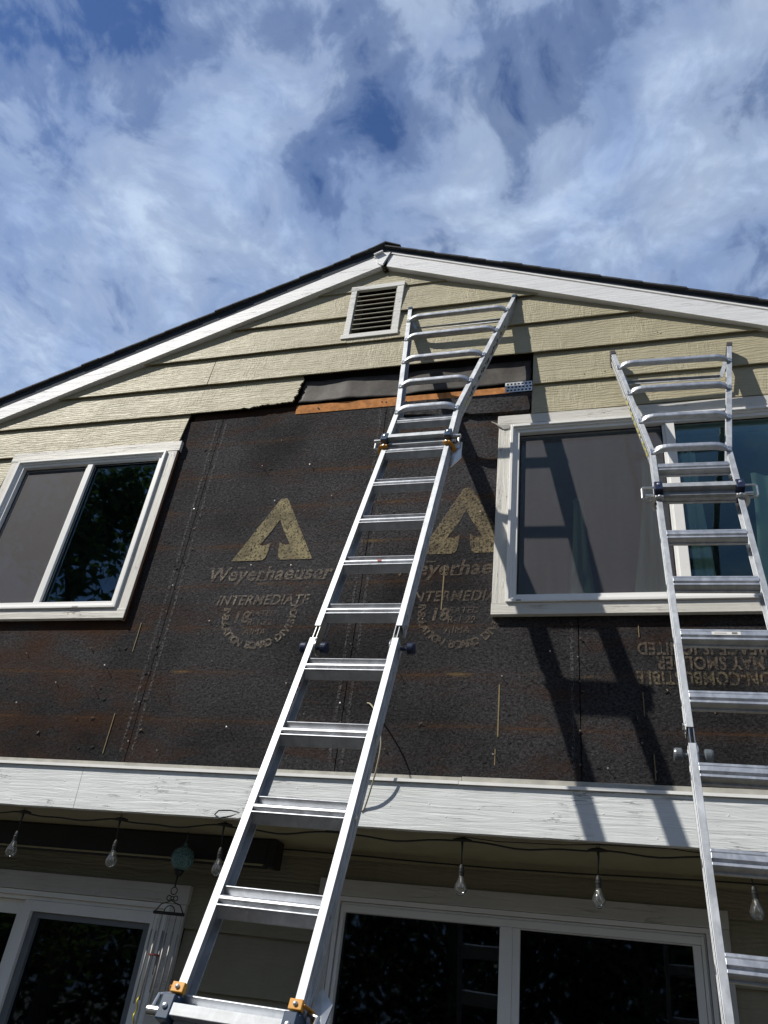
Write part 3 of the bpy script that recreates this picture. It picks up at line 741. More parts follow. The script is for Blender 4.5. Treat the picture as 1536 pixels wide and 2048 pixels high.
rake(1, ZB + .127, .011, YR + .012, .10, 'rake_gap', BLACK, EX1, x_start=.035)
rake(1, ZB + .1385, .014, YR - .002, .10, 'rake_strip', DRIP, EX1, x_start=.035)
rake(-1, ZB + .126, .090, YR + .003, .10, 'rake_trim', DARKSLATE, EX0 - .02)
rake(1, ZB + .153, .043, YR + .003, .10, 'rake_trim', DARKSLATE, EX1 + .02)
# small cap pieces at the ridge
MB().prism([(XA - .085, ZB + .098), (XA - .01, ZB + .134), (XA + .050, ZB + .122), (XA + .045, ZB + .105), (XA + .006, ZB - .012), (XA - .008, ZB - .014), (XA - .045, ZB + .02), (XA - .058, ZB + .08)], YR - .008, YR - .0005).build('ridge_cover_piece', RAKEW, house)
MB().prism([(XA - .078, ZB + .105), (XA - .012, ZB + .138), (XA - .006, ZB + .130), (XA - .072, ZB + .097)], YR - .03, YR - .009).build('ridge_cover_lip', RAKEW, house)
MB().prism([(XA + .004, ZB - .004), (XA + .016, ZB - .014), (XA + .058, ZB + .10), (XA + .064, ZB + .122), (XA + .050, ZB + .122)], YR - .0095, YR - .0082).build('ridge_painted_shadow', DARKSLATE, house)  # dark sliver laid on as the shadow line beside the cover piece
MB().prism([(XA + .0, ZB - .035), (XA + .03, ZB - .02), (XA + .045, ZB - .05), (XA + .03, ZB - .045), (XA + .02, ZB - .06)], -.05, -.02).build('splinter', DARKW, house)
# roof: deck and shingle courses stepping down the slope, each a short slab so the edge reads as tabs
roof = MB()
for sgn, sl_ in ((-1, SLL), (1, SLR)):
    th = .226 if sgn < 0 else .200
    xe = EX0 - .05 if sgn < 0 else EX1 + .05; L = abs(xe - XA); nC = int(L / .132)
    for i in range(nC):
        a = XA + sgn * L * i / nC; c = XA + sgn * (L * (i + 1) / nC + .006)
        za = ZB + th + .008 - abs(a - XA) * sl_; zc = ZB + th + .013 - abs(c - XA) * sl_
        j = random.uniform(-.006, .004); yf = YR - .022 + j; yf2 = yf
        roof.hexa([(a, yf, za - .013), (a, 7.9, za - .013), (c, 7.9, zc - .013), (c, yf2, zc - .013)], [(a, yf, za + random.uniform(0, .002)), (a, 7.9, za), (c, 7.9, zc), (c, yf2, zc)])
rf = roof.build('roof', SHINGLE, house)
b = MB()
for k in range(26):
    y = YR - .03 + k * .31; zz_ = ZB + .208
    b.hexa([(XA - .13, y, zz_ - .13 * SLL + .012), (XA - .13, y + .32, zz_ - .13 * SLL + .012), (XA, y + .32, zz_ + .022), (XA, y, zz_ + .022)], [(XA - .13, y, zz_ - .13 * SLL + .02), (XA - .13, y + .32, zz_ - .13 * SLL + .02), (XA, y + .32, zz_ + .036), (XA, y, zz_ + .036)])
    b.hexa([(XA, y, zz_ + .026), (XA, y + .32, zz_ + .026), (XA + .13, y + .32, zz_ - .13 * SLR + .012), (XA + .13, y, zz_ - .13 * SLR + .012)], [(XA, y, zz_ + .036), (XA, y + .32, zz_ + .036), (XA + .13, y + .32, zz_ - .13 * SLR + .02), (XA + .13, y, zz_ - .13 * SLR + .02)])
b.build('ridge_cap', SHINGLE, rf)
MB().hexa([(EX0, .1, 4.65), (EX0, 7.8, 4.65), (XA, 7.8, ZB + .12), (XA, .1, ZB + .12)], [(EX0, .1, 4.69), (EX0, 7.8, 4.69), (XA, 7.8, ZB + .16), (XA, .1, ZB + .16)]).hexa(
    [(XA, .1, ZB + .12), (XA, 7.8, ZB + .12), (EX1, 7.8, 4.65), (EX1, .1, 4.65)], [(XA, .1, ZB + .16), (XA, 7.8, ZB + .16), (EX1, 7.8, 4.69), (EX1, .1, 4.69)]).build('roof_deck', DARKW, house)

# --- gable vent
vent = MB()
vx0, vx1, vz0, vz1 = -1.790, -1.372, 5.752, 6.312
vent.box(vx0 + .004, vx0 + .048, -.037, -.012, vz0 + .042, vz1 - .046).box(vx1 - .050, vx1, -.037, -.012, vz0 + .042, vz1 - .046)
vent.box(vx0, vx1 + .004, -.039, -.012, vz1 - .045, vz1).box(vx0 - .012, vx1 + .004, -.042, -.012, vz0, vz0 + .041)
vo = vent.build('gable_vent', VENTW, house, bev=.002)
b = MB().box(vx0 + .05, vx1 - .052, .13, .15, vz0 + .03, vz1 - .04).build('vent_void', BLACK, vo)
for a, c in ((vx0 + .048, vx0 + .056), (vx1 - .058, vx1 - .050)): MB().box(a, c, -.030, .12, vz0 + .042, vz1 - .046).build('vent_lining', LOUVRE, vo)
for k in range(9):
    z = vz0 + .050 + k * .050
    MB().hexa([(vx0 + .058, -.030, z), (vx1 - .060, -.030, z), (vx1 - .060, .000, z + .020), (vx0 + .058, .000, z + .020)],
              [(vx0 + .058, -.030, z + .006), (vx1 - .060, -.030, z + .006), (vx1 - .060, .000, z + .027), (vx0 + .058, .000, z + .027)]).build('louvre_slat', LOUVRE, vo)

# --- upper windows
def upper_window(o, pan, lbl, mull, lw_screen, glass, xtrim=(.078, .078), g_top=4.722, frame=(.052, .055)):
    """o = outer casing rectangle x0,x1,z0,z1"""
    x0, x1, z0, z1 = o
    w = empty('window', (0, 0, 0)); w.parent = house; w.location = Vector(((x0 + x1) / 2, 0, z0)) - house.location
    w['label'] = lbl
    a, c = x0 + xtrim[0], x1 - xtrim[1]; zb, zt = z0 + .068, z1 - .085
    MB().box(x0 + .004, a, -.034, -.0045, zb, zt - .0015).build('side_casing', CASINGV, w, bev=.002)
    MB().box(c, x1 - .002, -.034, -.0045, zb, zt - .0015).build('side_casing', CASINGV, w, bev=.002)
    MB().box(x0 - .004, x1 + .012, -.036, -.0045, zt, z1).build('head_casing', CASING, w, bev=.002)
    MB().box(x0 + .002, x1 - .002, -.037, -.0045, z0, zb).build('sill_casing', CASING, w, bev=.002)
    # vinyl: outer flange step, inner frame
    def ring(xa, xb, za, zc, t, y0, y1, nm='frame', mat_=VINYL):
        MB().box(xa, xa + t, y0, y1, za, zc).box(xb - t, xb, y0, y1, za, zc).box(xa + t, xb - t, y0, y1, zc - t, zc).box(xa + t, xb - t, y0, y1, za, za + t).build(nm, mat_, w, bev=.0015)
    ring(a + .002, c - .002, zb + .002, zt - .002, .016, -.050, .06)
    ring(a + .018, c - .018, zb + .018, zt - .018, .014, -.038, .06)
    ring(a + .032, c - .032, zb + .032, zt - .032, .022, -.028, .06)
    ga, gc, gb, gt = a + .054, c - .054, zb + .054, zt - .054
    m0, m1 = mull
    MB().box(m0 + .001, m0 + .018, -.012, .06, gb + .001, gt - .001).box(m0 + .018, m1, -.024, .06, gb + .0012, gt - .0012).build('mullion', VINYL, w, bev=.0015)
    MB().box(ga - .01, m0 + .01, .030, .035, gb - .01, gt + .01).build('pane', glass, w)
    MB().box(m1 - .01, gc + .01, .012, .017, gb - .01, gt + .01).build('pane', glass, w)
    sa, sb = (ga + .001, m0 - .001) if lw_screen == 'L' else (m1, gc)
    # black gasket round the panes
    bk = MB()
    for xa, xb, yy in ((ga, m0, .004), (m1, gc, -.004)):
        bk.box(xa, xa + .005, yy, yy + .008, gb, gt).box(xb - .005, xb, yy, yy + .008, gb, gt).box(xa + .005, xb - .005, yy, yy + .008, gt - .005, gt).box(xa + .005, xb - .005, yy, yy + .008, gb, gb + .005)
    bk.build('gasket', BLACK, w)
    MB().add([(sa + .005, .0, gb + .005), (sb - .005, .0, gb + .005), (sb - .005, .0, gt - .005), (sa + .005, .0, gt - .005)], [(0, 1, 2, 3)]).build('insect_screen', SCREEN, w)
    MB().box(c - .31, c - .27, -.0525, -.0505, zb + .004, zb + .012).box(a + .06, a + .085, -.0525, -.0505, zb + .004, zb + .013).build('weep_cover', simple('grey_weep', (.35, .35, .34)), w)
    # room behind
    rb = MB(); rx0, rx1 = x0 - .5, x1 + .5
    rb.add([(rx0, .16, 2.51), (rx1, .16, 2.51), (rx1, .16, 4.855), (rx0, .16, 4.855), (rx0, 3.2, 2.51), (rx1, 3.2, 2.51), (rx1, 3.2, 4.855), (rx0, 3.2, 4.855)], [(4, 5, 6, 7), (0, 4, 7, 3), (1, 2, 6, 5), (0, 1, 5, 4), (3, 7, 6, 2)])
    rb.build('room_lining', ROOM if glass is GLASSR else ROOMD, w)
    return w
w1 = upper_window((-4.268, -2.868, 3.517, 4.905), None, 'left upper window with grey insect screen and dark reflecting pane', (-3.600, -3.540), 'L', GLASSL)
w2 = upper_window((-.617, 1.46, 3.510, 4.897), None, 'right upper window with teal glass and pale curtains behind', (.343, .412), 'L', GLASSR)
MB().box(-2.872, -2.858, -.030, -.004, 3.50, 4.84).build('felt_edge', DARKW, w1)
b = MB().add([(-.625, -.0405, 4.818), (-.548, -.0405, 4.818), (-.548, -.0405, 4.79), (-.583, -.0405, 4.785)], [(0, 1, 2, 3)]).build('metal_flap', FLASH, w2)
b = MB().tube([(-.66, -.05, 4.845), (-.625, -.045, 4.825), (-.60, -.042, 4.80)], [.002, .006, .003], 5).build('splinter', CASING, w2)

def curtain(name, xt, xb, y, z0, z1, folds, amp, label, seed):
    """hanging sheer: xt, xb = left and right edge at the top and at the bottom"""
    nx, nz = 70, 24; vs, fs = [], []
    for j in range(nz + 1):
        t = j / nz; e = t * t * (3 - 2 * t)
        a = xt[0] + (xb[0] - xt[0]) * e; c = xt[1] + (xb[1] - xt[1]) * e
        for i in range(nx + 1):
            s_ = i / nx
            yy = y + amp * math.sin(s_ * folds * 6.283 + seed + 1.5 * mn.noise(Vector((s_ * 3, t, seed)))) * (.6 + .4 * t)
            vs.append((a + (c - a) * s_, yy, z1 + (z0 - z1) * t))
    for j in range(nz):
        for i in range(nx): q = j * (nx + 1) + i; fs.append((q, q + 1, q + nx + 2, q + nx + 1))
    c0 = Vector(((xt[0] + xt[1]) / 2, y, z0)); b = MB().add(vs, fs)
    o = b.build(name, CURT, None, off=c0, smooth=True); return tag(o, label, 'curtain', None)
curtain('curtain', (-.18, -.12), (-.27, .0), .13, 2.9, 4.35, 2, .02, 'narrow pale curtain fold behind the insect screen of the right upper window', 1.0)
curtain('curtain', (.22, .33), (.06, .345), .10, 2.9, 4.60, 3, .022, 'pale green curtain gathered beside the mullion behind the insect screen of the right upper window', 2.2)
curtain('curtain', (.44, .52), (.44, .58), .09, 2.9, 4.62, 2, .02, 'strip of pale curtain just right of the mullion behind the teal pane', 3.1)
curtain('curtain', (.80, 1.3), (.68, 1.4), .12, 2.9, 4.45, 4, .03, 'wide pale curtain at the far right behind the teal pane', 4.0)

# --- fascia band, flashing, soffit
YF = -.047
def wavy_board(x0, x1, z0, z1, y0, y1, slantl=0, slantr=0, seed=0):
    b = MB(); n = int((x1 - x0) / .05); rows = []
    for i in range(n + 1):
        t = i / n; xb = (x0) + (x1 - x0) * t; xt = xb + slantl * (1 - t) + slantr * t
        e = mn.noise(Vector((xb * 6, seed, 0))) * .0022; e2 = mn.noise(Vector((xb * 5, seed, 4))) * .0015
        rows.append([(xb, y0, z0 + e), (xb, y1, z0 + e), (xt, y1, z1 + e2), (xt, y0, z1 + e2)])
    vs = [p for r_ in rows for p in r_]; fs = [(i * 4 + k, i * 4 + (k + 1) % 4, i * 4 + 4 + (k + 1) % 4, i * 4 + 4 + k) for i in range(n) for k in range(4)] + [(3, 2, 1, 0), (n * 4, n * 4 + 1, n * 4 + 2, n * 4 + 3)]
    return b.add(vs, fs)
wavy_board(WX0, -2.792, 2.394, 2.606, YF, -.006, slantr=-.012, seed=1).build('fascia_board', FASCIA, house)
wavy_board(-2.789, WX1, 2.394, 2.606, YF, -.006, slantl=-.012, seed=2).build('fascia_board', FASCIA, house)
MB().box(WX0, -.726, -.0075, -.002, 2.607, 2.655).box(-.7235, WX1, -.0105, -.002, 2.607, 2.658).build('flashing', FLASH, house)
MB().box(WX0, -.732, YF - .013, -.006, 2.609, 2.6235).box(-.728, WX1, YF - .013, -.006, 2.608, 2.622).build('drip_edge', DRIP, house)
MB().box(WX0, WX1, YF + .01, .645, 2.400, 2.408).box(WX0, WX1, YF + .02, .645, 2.409, 2.60).build('soffit_core', SOFFIT, house)
MB().box(WX0, WX1, YF + .042, .618, 2.392, 2.3995).box(WX0, WX1, .575, .616, 2.352, 2.3915).build('soffit', SOFFIT, house)
for k in range(26):
    x = -3.3 + k * .17 + random.uniform(-.07, .07); z = random.uniform(2.42, 2.59)
    MB().lathe([(.0005, -.0006), (.0036, 0), (.003, .0012), (.0005, .0016)], (x, YF, z), (0, -1, 0), 8).build('nail_head', DRIP, house)

# --- lower window
def ringbox(w, nm, xa, xb, za, zc, t, y0, y1, m, tl=None, bottom=True):
    tl = tl or t; b = MB().box(xa, xa + tl, y0, y1, za, zc).box(xb - tl, xb, y0, y1, za, zc).box(xa + tl, xb - tl, y0, y1, zc - t, zc)
    if bottom: b.box(xa + tl, xb - tl, y0, y1, za, za + t)
    return b.build(nm, m, w, bev=.0015)
lw = empty('lower_window', (0, 0, 0)); lw.parent = house; lw.location = Vector((-.55, .62, .66)) - house.location
MB().box(-1.578, .468, .585, .619, 2.172, 2.252).build('head_casing', LOWTRIM, lw, bev=.002)
MB().box(-1.575, -1.478, .587, .619, .75, 2.1705).build('side_casing', LOWTRIM, lw, bev=.002)
MB().box(.388, .466, .587, .619, .75, 2.1705).build('side_casing', LOWTRIM, lw, bev=.002)
MB().box(-1.60, .49, .56, .619, .68, .749).build('sill', LOWTRIM, lw, bev=.003)
ringbox(lw, 'frame', -1.476, .386, .752, 2.170, .022, .592, .70, VINYL)
ringbox(lw, 'frame', -1.452, .362, .776, 2.146, .012, .612, .70, VINYL, tl=.006)
ringbox(lw, 'frame', -1.444, .354, .790, 2.132, .034, .600, .70, VINYL, tl=.016)
ringbox(lw, 'sash', -.540, .336, .826, 2.096, .004, .604, .70, VINYL, tl=.036)
MB().box(-.604, -.5405, .598, .70, .8245, 2.0975).build('mullion', VINYL, lw, bev=.0015)
MB().box(-1.430, -.603, .640, .646, .82, 2.10).build('pane', GLASSD, lw)
MB().box(-.54, .34, .625, .631, .82, 2.10).build('pane', GLASSD, lw)
lr = MB().add([(-2.0, .785, GZ + .02), (.9, .785, GZ + .02), (.9, .785, 2.38), (-2.0, .785, 2.38), (-2.0, 3.4, GZ + .02), (.9, 3.4, GZ + .02), (.9, 3.4, 2.38), (-2.0, 3.4, 2.38)], [(4, 5, 6, 7), (0, 4, 7, 3), (1, 2, 6, 5), (0, 1, 5, 4), (3, 7, 6, 2)]).build('room_lining', ROOMD, lw)
# --- sliding door
ld = empty('sliding_door', (0, 0, 0)); ld.parent = house; ld.location = Vector((-3.4, .62, GZ)) - house.location
MB().box(-4.40, -2.337, .585, .619, 2.056, 2.152).build('head_casing', LOWTRIM, ld, bev=.002)
for a, c in ((-4.398, -4.30), (-2.440, -2.342)): MB().box(a, c, .587, .619, GZ, 2.0545).build('side_casing', LOWTRIM, ld, bev=.002)
ringbox(ld, 'frame', -4.298, -2.442, GZ, 2.053, .026, .594, .72, VINYL, bottom=False)
ringbox(ld, 'frame', -4.27, -2.47, GZ, 2.026, .020, .618, .72, VINYL, bottom=False)
ringbox(ld, 'door_leaf', -3.395, -2.492, GZ + .03, 2.004, .056, .606, .66, VINYL)
ringbox(ld, 'screen_frame', -3.338, -2.549, GZ + .09, 1.947, .030, .630, .655, simple('grey_screen_frame', (.14, .16, .18), .45), tl=.045)
ringbox(ld, 'door_leaf', -4.248, -3.396, GZ + .03, 2.004, .075, .665, .70, VINYL)
MB().box(-3.33, -2.55, .657, .661, GZ + .1, 1.94).build('pane', GLASSD, ld)
MB().box(-4.2, -3.40, .680, .685, GZ + .1, 1.94).build('pane', GLASSD, ld)
MB().add([(-4.9, .785, GZ + .02), (-2.02, .785, GZ + .02), (-2.02, .785, 2.38), (-4.9, .785, 2.38), (-4.9, 3.4, GZ + .02), (-2.02, 3.4, GZ + .02), (-2.02, 3.4, 2.38), (-4.9, 3.4, 2.38)], [(4, 5, 6, 7), (0, 4, 7, 3), (1, 2, 6, 5), (0, 1, 5, 4), (3, 7, 6, 2)]).build('room_lining', ROOMD, ld)

# ------------------------------------------------------------------ roller shade box under the soffit
rs = empty('roller_shade', (-3.4, .44, 2.25)); tag(rs, 'long black rolled up shade box fixed under the soffit above the sliding door', 'shade')
MB().box(-5.1, -1.83, .385, .50, 2.262, 2.388).build('housing', SHADEB, rs, bev=.006)
MB().box(-1.829, -1.785, .38, .505, 2.252, 2.390).build('end_cap', IRON, rs, bev=.006)
MB().tube([(-5.1, .44, 2.30), (-1.84, .44, 2.30)], .052, 14).build('rolled_fabric', SHADEB, rs, smooth=True)
MB().box(-5.1, -1.84, .378, .3845, 2.252, 2.2605).build('bottom_rail', simple('olive_rail', (.32, .29, .17), .5), rs)

# ------------------------------------------------------------------ string lights
hooks = [(-3.757, 2.372), (-3.147, 2.372), (-2.538, 2.368), (-1.935, 2.376), (-1.345, 2.378), (-.712, 2.378), (-.101, 2.372), (.515, 2.382), (1.12, 2.38)]
sg = empty('string_light', (-1.3, .03, 2.37)); tag(sg, 'black cord of clear bulbs strung along the soffit behind the white fascia', 'string light')
pts = []
for (xa, za), (xb, zb) in zip(hooks, hooks[1:]):
    for k in range(12):
        t = k / 12; pts.append((xa + (xb - xa) * t, .03 + .006 * math.sin(t * 6), za + (zb - za) * t - .018 * math.sin(math.pi * t) ** 1.0 * (1 + .3 * math.sin(xa * 9)) + .004 * math.sin(t * 12 + xa)))
MB().tube(pts, .0042, 7).build('cord', CORD, sg, smooth=True)
for i, (x, z) in enumerate(hooks):
    b = MB().tube([(x - .045, .03, z - .001), (x - .02, .03, z + .001), (x, .03, z + .002), (x + .02, .03, z + .001), (x + .045, .03, z - .001)], [.004, .0085, .011, .0085, .004], 8)
    b.build('cord_joint', CORD, sg, smooth=True)
    b = MB().tube([(x + .0, .03, z + .006), (x - .006, .03, z + .016), (x + .001, .03, z + .024), (x + .007, .03, z + .016), (x + .001, .03, z + .006)], .0016, 5)
    b.build('hook', CORD, sg)
    if i == 4: continue         # empty joint behind the ladder
    dx = random.uniform(-.012, .012); zs = z - .118 + random.uniform(-.008, .006)
    if i in (1,): dx = .004
    MB().tube([(x, .03, z - .004), (x + .001, .03, z - .03), (x + dx * .4, .03, z - .07), (x + dx, .03, zs + .004)], [.0065, .0045, .0028, .0036], 7).build('drop_cord', CORD, sg, smooth=True)
    ax = Vector((dx * 2.0, random.uniform(-.05, .05), -1)).normalized()
    so = MB().lathe([(.004, -.018), (.010, -.010), (.0125, .002), (.0125, .010), (.014, .012), (.014, .018), (.0125, .020), (.0125, .034), (.011, .036)], (x + dx, .03, zs), ax, 16).build('socket', CORD, sg, smooth=False)
    c = Vector((x + dx, .03, zs)) + ax * .032
    bu = MB().lathe([(.011, 0), (.0125, .006), (.016, .018), (.0235, .034), (.0285, .048), (.0290, .058), (.0255, .070), (.018, .079), (.009, .0835), (.001, .085)], c, ax, 24).build('bulb', BULB, sg, smooth=True)
    st_ = MB().lathe([(.006, 0), (.0045, .012), (.0035, .028), (.001, .03)], c, ax, 10)
    st_.tube([c + ax * .028, c + ax * .03 + Vector((.008, 0, -.01)), c + ax * .03 + Vector((.009, 0, -.02))], .0006, 4).tube([c + ax * .028, c + ax * .03 + Vector((-.008, 0, -.01)), c + ax * .03 + Vector((-.009, 0, -.02))], .0006, 4)
    st_.build('filament', BRASS, bu)
cb = MB().tube([(-.70 + k * .15, .0 + .01 * math.sin(k), 2.386 - .007 * math.sin(k * .9) - .004 * (k % 2)) for k in range(14)], .0022, 6)
o = cb.build('thin_cable', CORD, None, off=(.2, 0, 2.38)); tag(o, 'thin black cable running just under the fascia edge beside the right ladder', 'cable')
cb = MB().tube([(-1.85 + k * .14, .548 - .004 * math.sin(k * 2), 2.372 - .008 * (1 - math.cos(k * .35))) for k in range(25)], .0042, 6)
o = cb.build('soffit_cable', CORD, None, off=(0, .55, 2.37)); tag(o, 'black cable running along the inner corner of the soffit above the lower window', 'cable')
# small knot of cord near the left ladder
b = MB().tube([(-1.96, -.05, 2.405), (-1.93, -.075, 2.42), (-1.87, -.07, 2.425), (-1.82, -.06, 2.418), (-1.86, -.065, 2.40), (-1.93, -.055, 2.388)], .0035, 6)
o = b.build('cord_loop', CORD, None, off=(-1.9, -.05, 2.4)); tag(o, 'short black loop of cord over the fascia edge left of the left ladder', 'cord')
# loose beige wire hanging from the wall behind the left ladder
wp = [(-1.25, .0, 3.02), (-1.22, -.03, 3.0), (-1.165, -.085, 2.93), (-1.13, -.115, 2.84), (-1.115, -.12, 2.76), (-1.125, -.11, 2.66), (-1.150, -.085, 2.56), (-1.18, -.052, 2.478), (-1.195, -.049, 2.462)]
def smoothpath(p, n=5):
    p = [Vector(q) for q in p]; out = []
    for i in range(len(p) - 1):
        a, b_, c, d = p[max(i - 1, 0)], p[i], p[i + 1], p[min(i + 2, len(p) - 1)]
        for k in range(n):
            t = k / n; out.append(.5 * ((2 * b_) + (c - a) * t + (2 * a - 5 * b_ + 4 * c - d) * t * t + (3 * b_ - a - 3 * c + d) * t ** 3))
    return out + [p[-1]]
o = MB().tube(smoothpath(wp), .0042, 7).build('loose_wire', WIRE, None, off=(-1.15, -.05, 2.46), smooth=True)
tag(o, 'thin beige wire looping off the wall beside the right rail of the left ladder', 'wire')

# ------------------------------------------------------------------ glass globe and wind chime
X0, Y0 = -2.278, .30
gl_ = empty('hanging_globe', (X0, Y0, 2.10)); tag(gl_, 'crackled teal glass globe hanging under the soffit above the wind chime', 'globe')
prof = [(.004, .068)] + [(.062 * math.cos(R_(a)), .062 * math.sin(R_(a))) for a in range(80, -81, -10)] + [(.004, -.064)]
MB().lathe([(r_, h) for r_, h in prof], (X0 + .005, Y0, 2.245), (0, 0, 1), 28).build('globe', GLOBE, gl_, smooth=True)
MB().lathe([(.004, 0), (.010, .004), (.012, .016), (.007, .022), (.003, .024)], (X0 + .005, Y0, 2.302), (0, 0, 1), 12).tube([(X0 + .005, Y0, 2.325), (X0 + .005, Y0, 2.392)], .0015, 5).build('top_nub', GLOBE, gl_, smooth=True)
MB().lathe([(.010, -.016), (.020, -.008), (.026, .006), (.028, .014), (.024, .016)], (X0, Y0, 2.172), (0, 0, 1), 16).tube([(X0, Y0, 2.16), (X0 - .002, Y0, 2.13), (X0, Y0, 2.105)], .005, 6).build('cup', IRON, gl_, smooth=True)
wc = empty('wind_chime', (X0, Y0, 1.60)); tag(wc, 'wind chime of thin metal tubes on a black iron scroll by the sliding door', 'wind chime')
b = MB()
def circ(cx, cz, r, n=14, a0=0, a1=360): return [(cx + r * math.cos(R_(a0 + (a1 - a0) * k / n)), Y0, cz + r * math.sin(R_(a0 + (a1 - a0) * k / n))) for k in range(n + 1)]
for cx, cz, r_ in ((X0, 2.085, .018), (X0 - .02, 2.05, .012), (X0 + .02, 2.05, .012), (X0, 2.05, .008)): b.tube(circ(cx, cz, r_), .0025, 5)
b.tube([(X0, Y0, 2.04), (X0 + .02, Y0, 2.03), (X0 + .055, Y0, 2.02), (X0 + .08, Y0, 1.985)], .003, 5).tube([(X0, Y0, 2.04), (X0 - .02, Y0, 2.03), (X0 - .055, Y0, 2.02), (X0 - .08, Y0, 1.985)], .003, 5)
b.tube(circ(X0, 1.985, .03, 8, 0, 180), .0025, 5).tube([(X0 - .088, Y0, 1.978), (X0 + .088, Y0, 1.978)], .008, 8)
b.build('scroll_hanger', IRON, wc, smooth=True)
for k in range(9):
    x = X0 - .075 + k * .0188; y = Y0 + .02 * math.sin(k * 2.4); zt_ = 1.955; ln = (.33, .24, .30, .2, .27, .32, .22, .29, .25)[k]; zs = 1.90 - .006 * (k % 3)
    MB().tube([(x, y, zt_ + .02), (x, y, zs)], .0008, 4).build('thread', IRON, wc)
    MB().tube([(x, y, zs), (x, y, zs - ln)], .0042, 8).build('chime_tube', CHIME, wc, smooth=True)
MB().lathe([(.001, 0), (.034, .001), (.034, .007), (.001, .008)], (X0 - .02, Y0, 1.782), (0, 0, 1), 18).build('striker', REDW, wc)
tw = MB().tube([(X0 - .055 + .005 * math.cos(k * 1.2), Y0 + .006 * math.sin(k * 1.2), 1.62 - k * .012) for k in range(26)], .004, 5).tube([(X0 - .055, Y0, 1.95), (X0 - .055, Y0, 1.62)], .0008, 4)
tw.build('twisted_streamer', GOLD, wc, smooth=True)

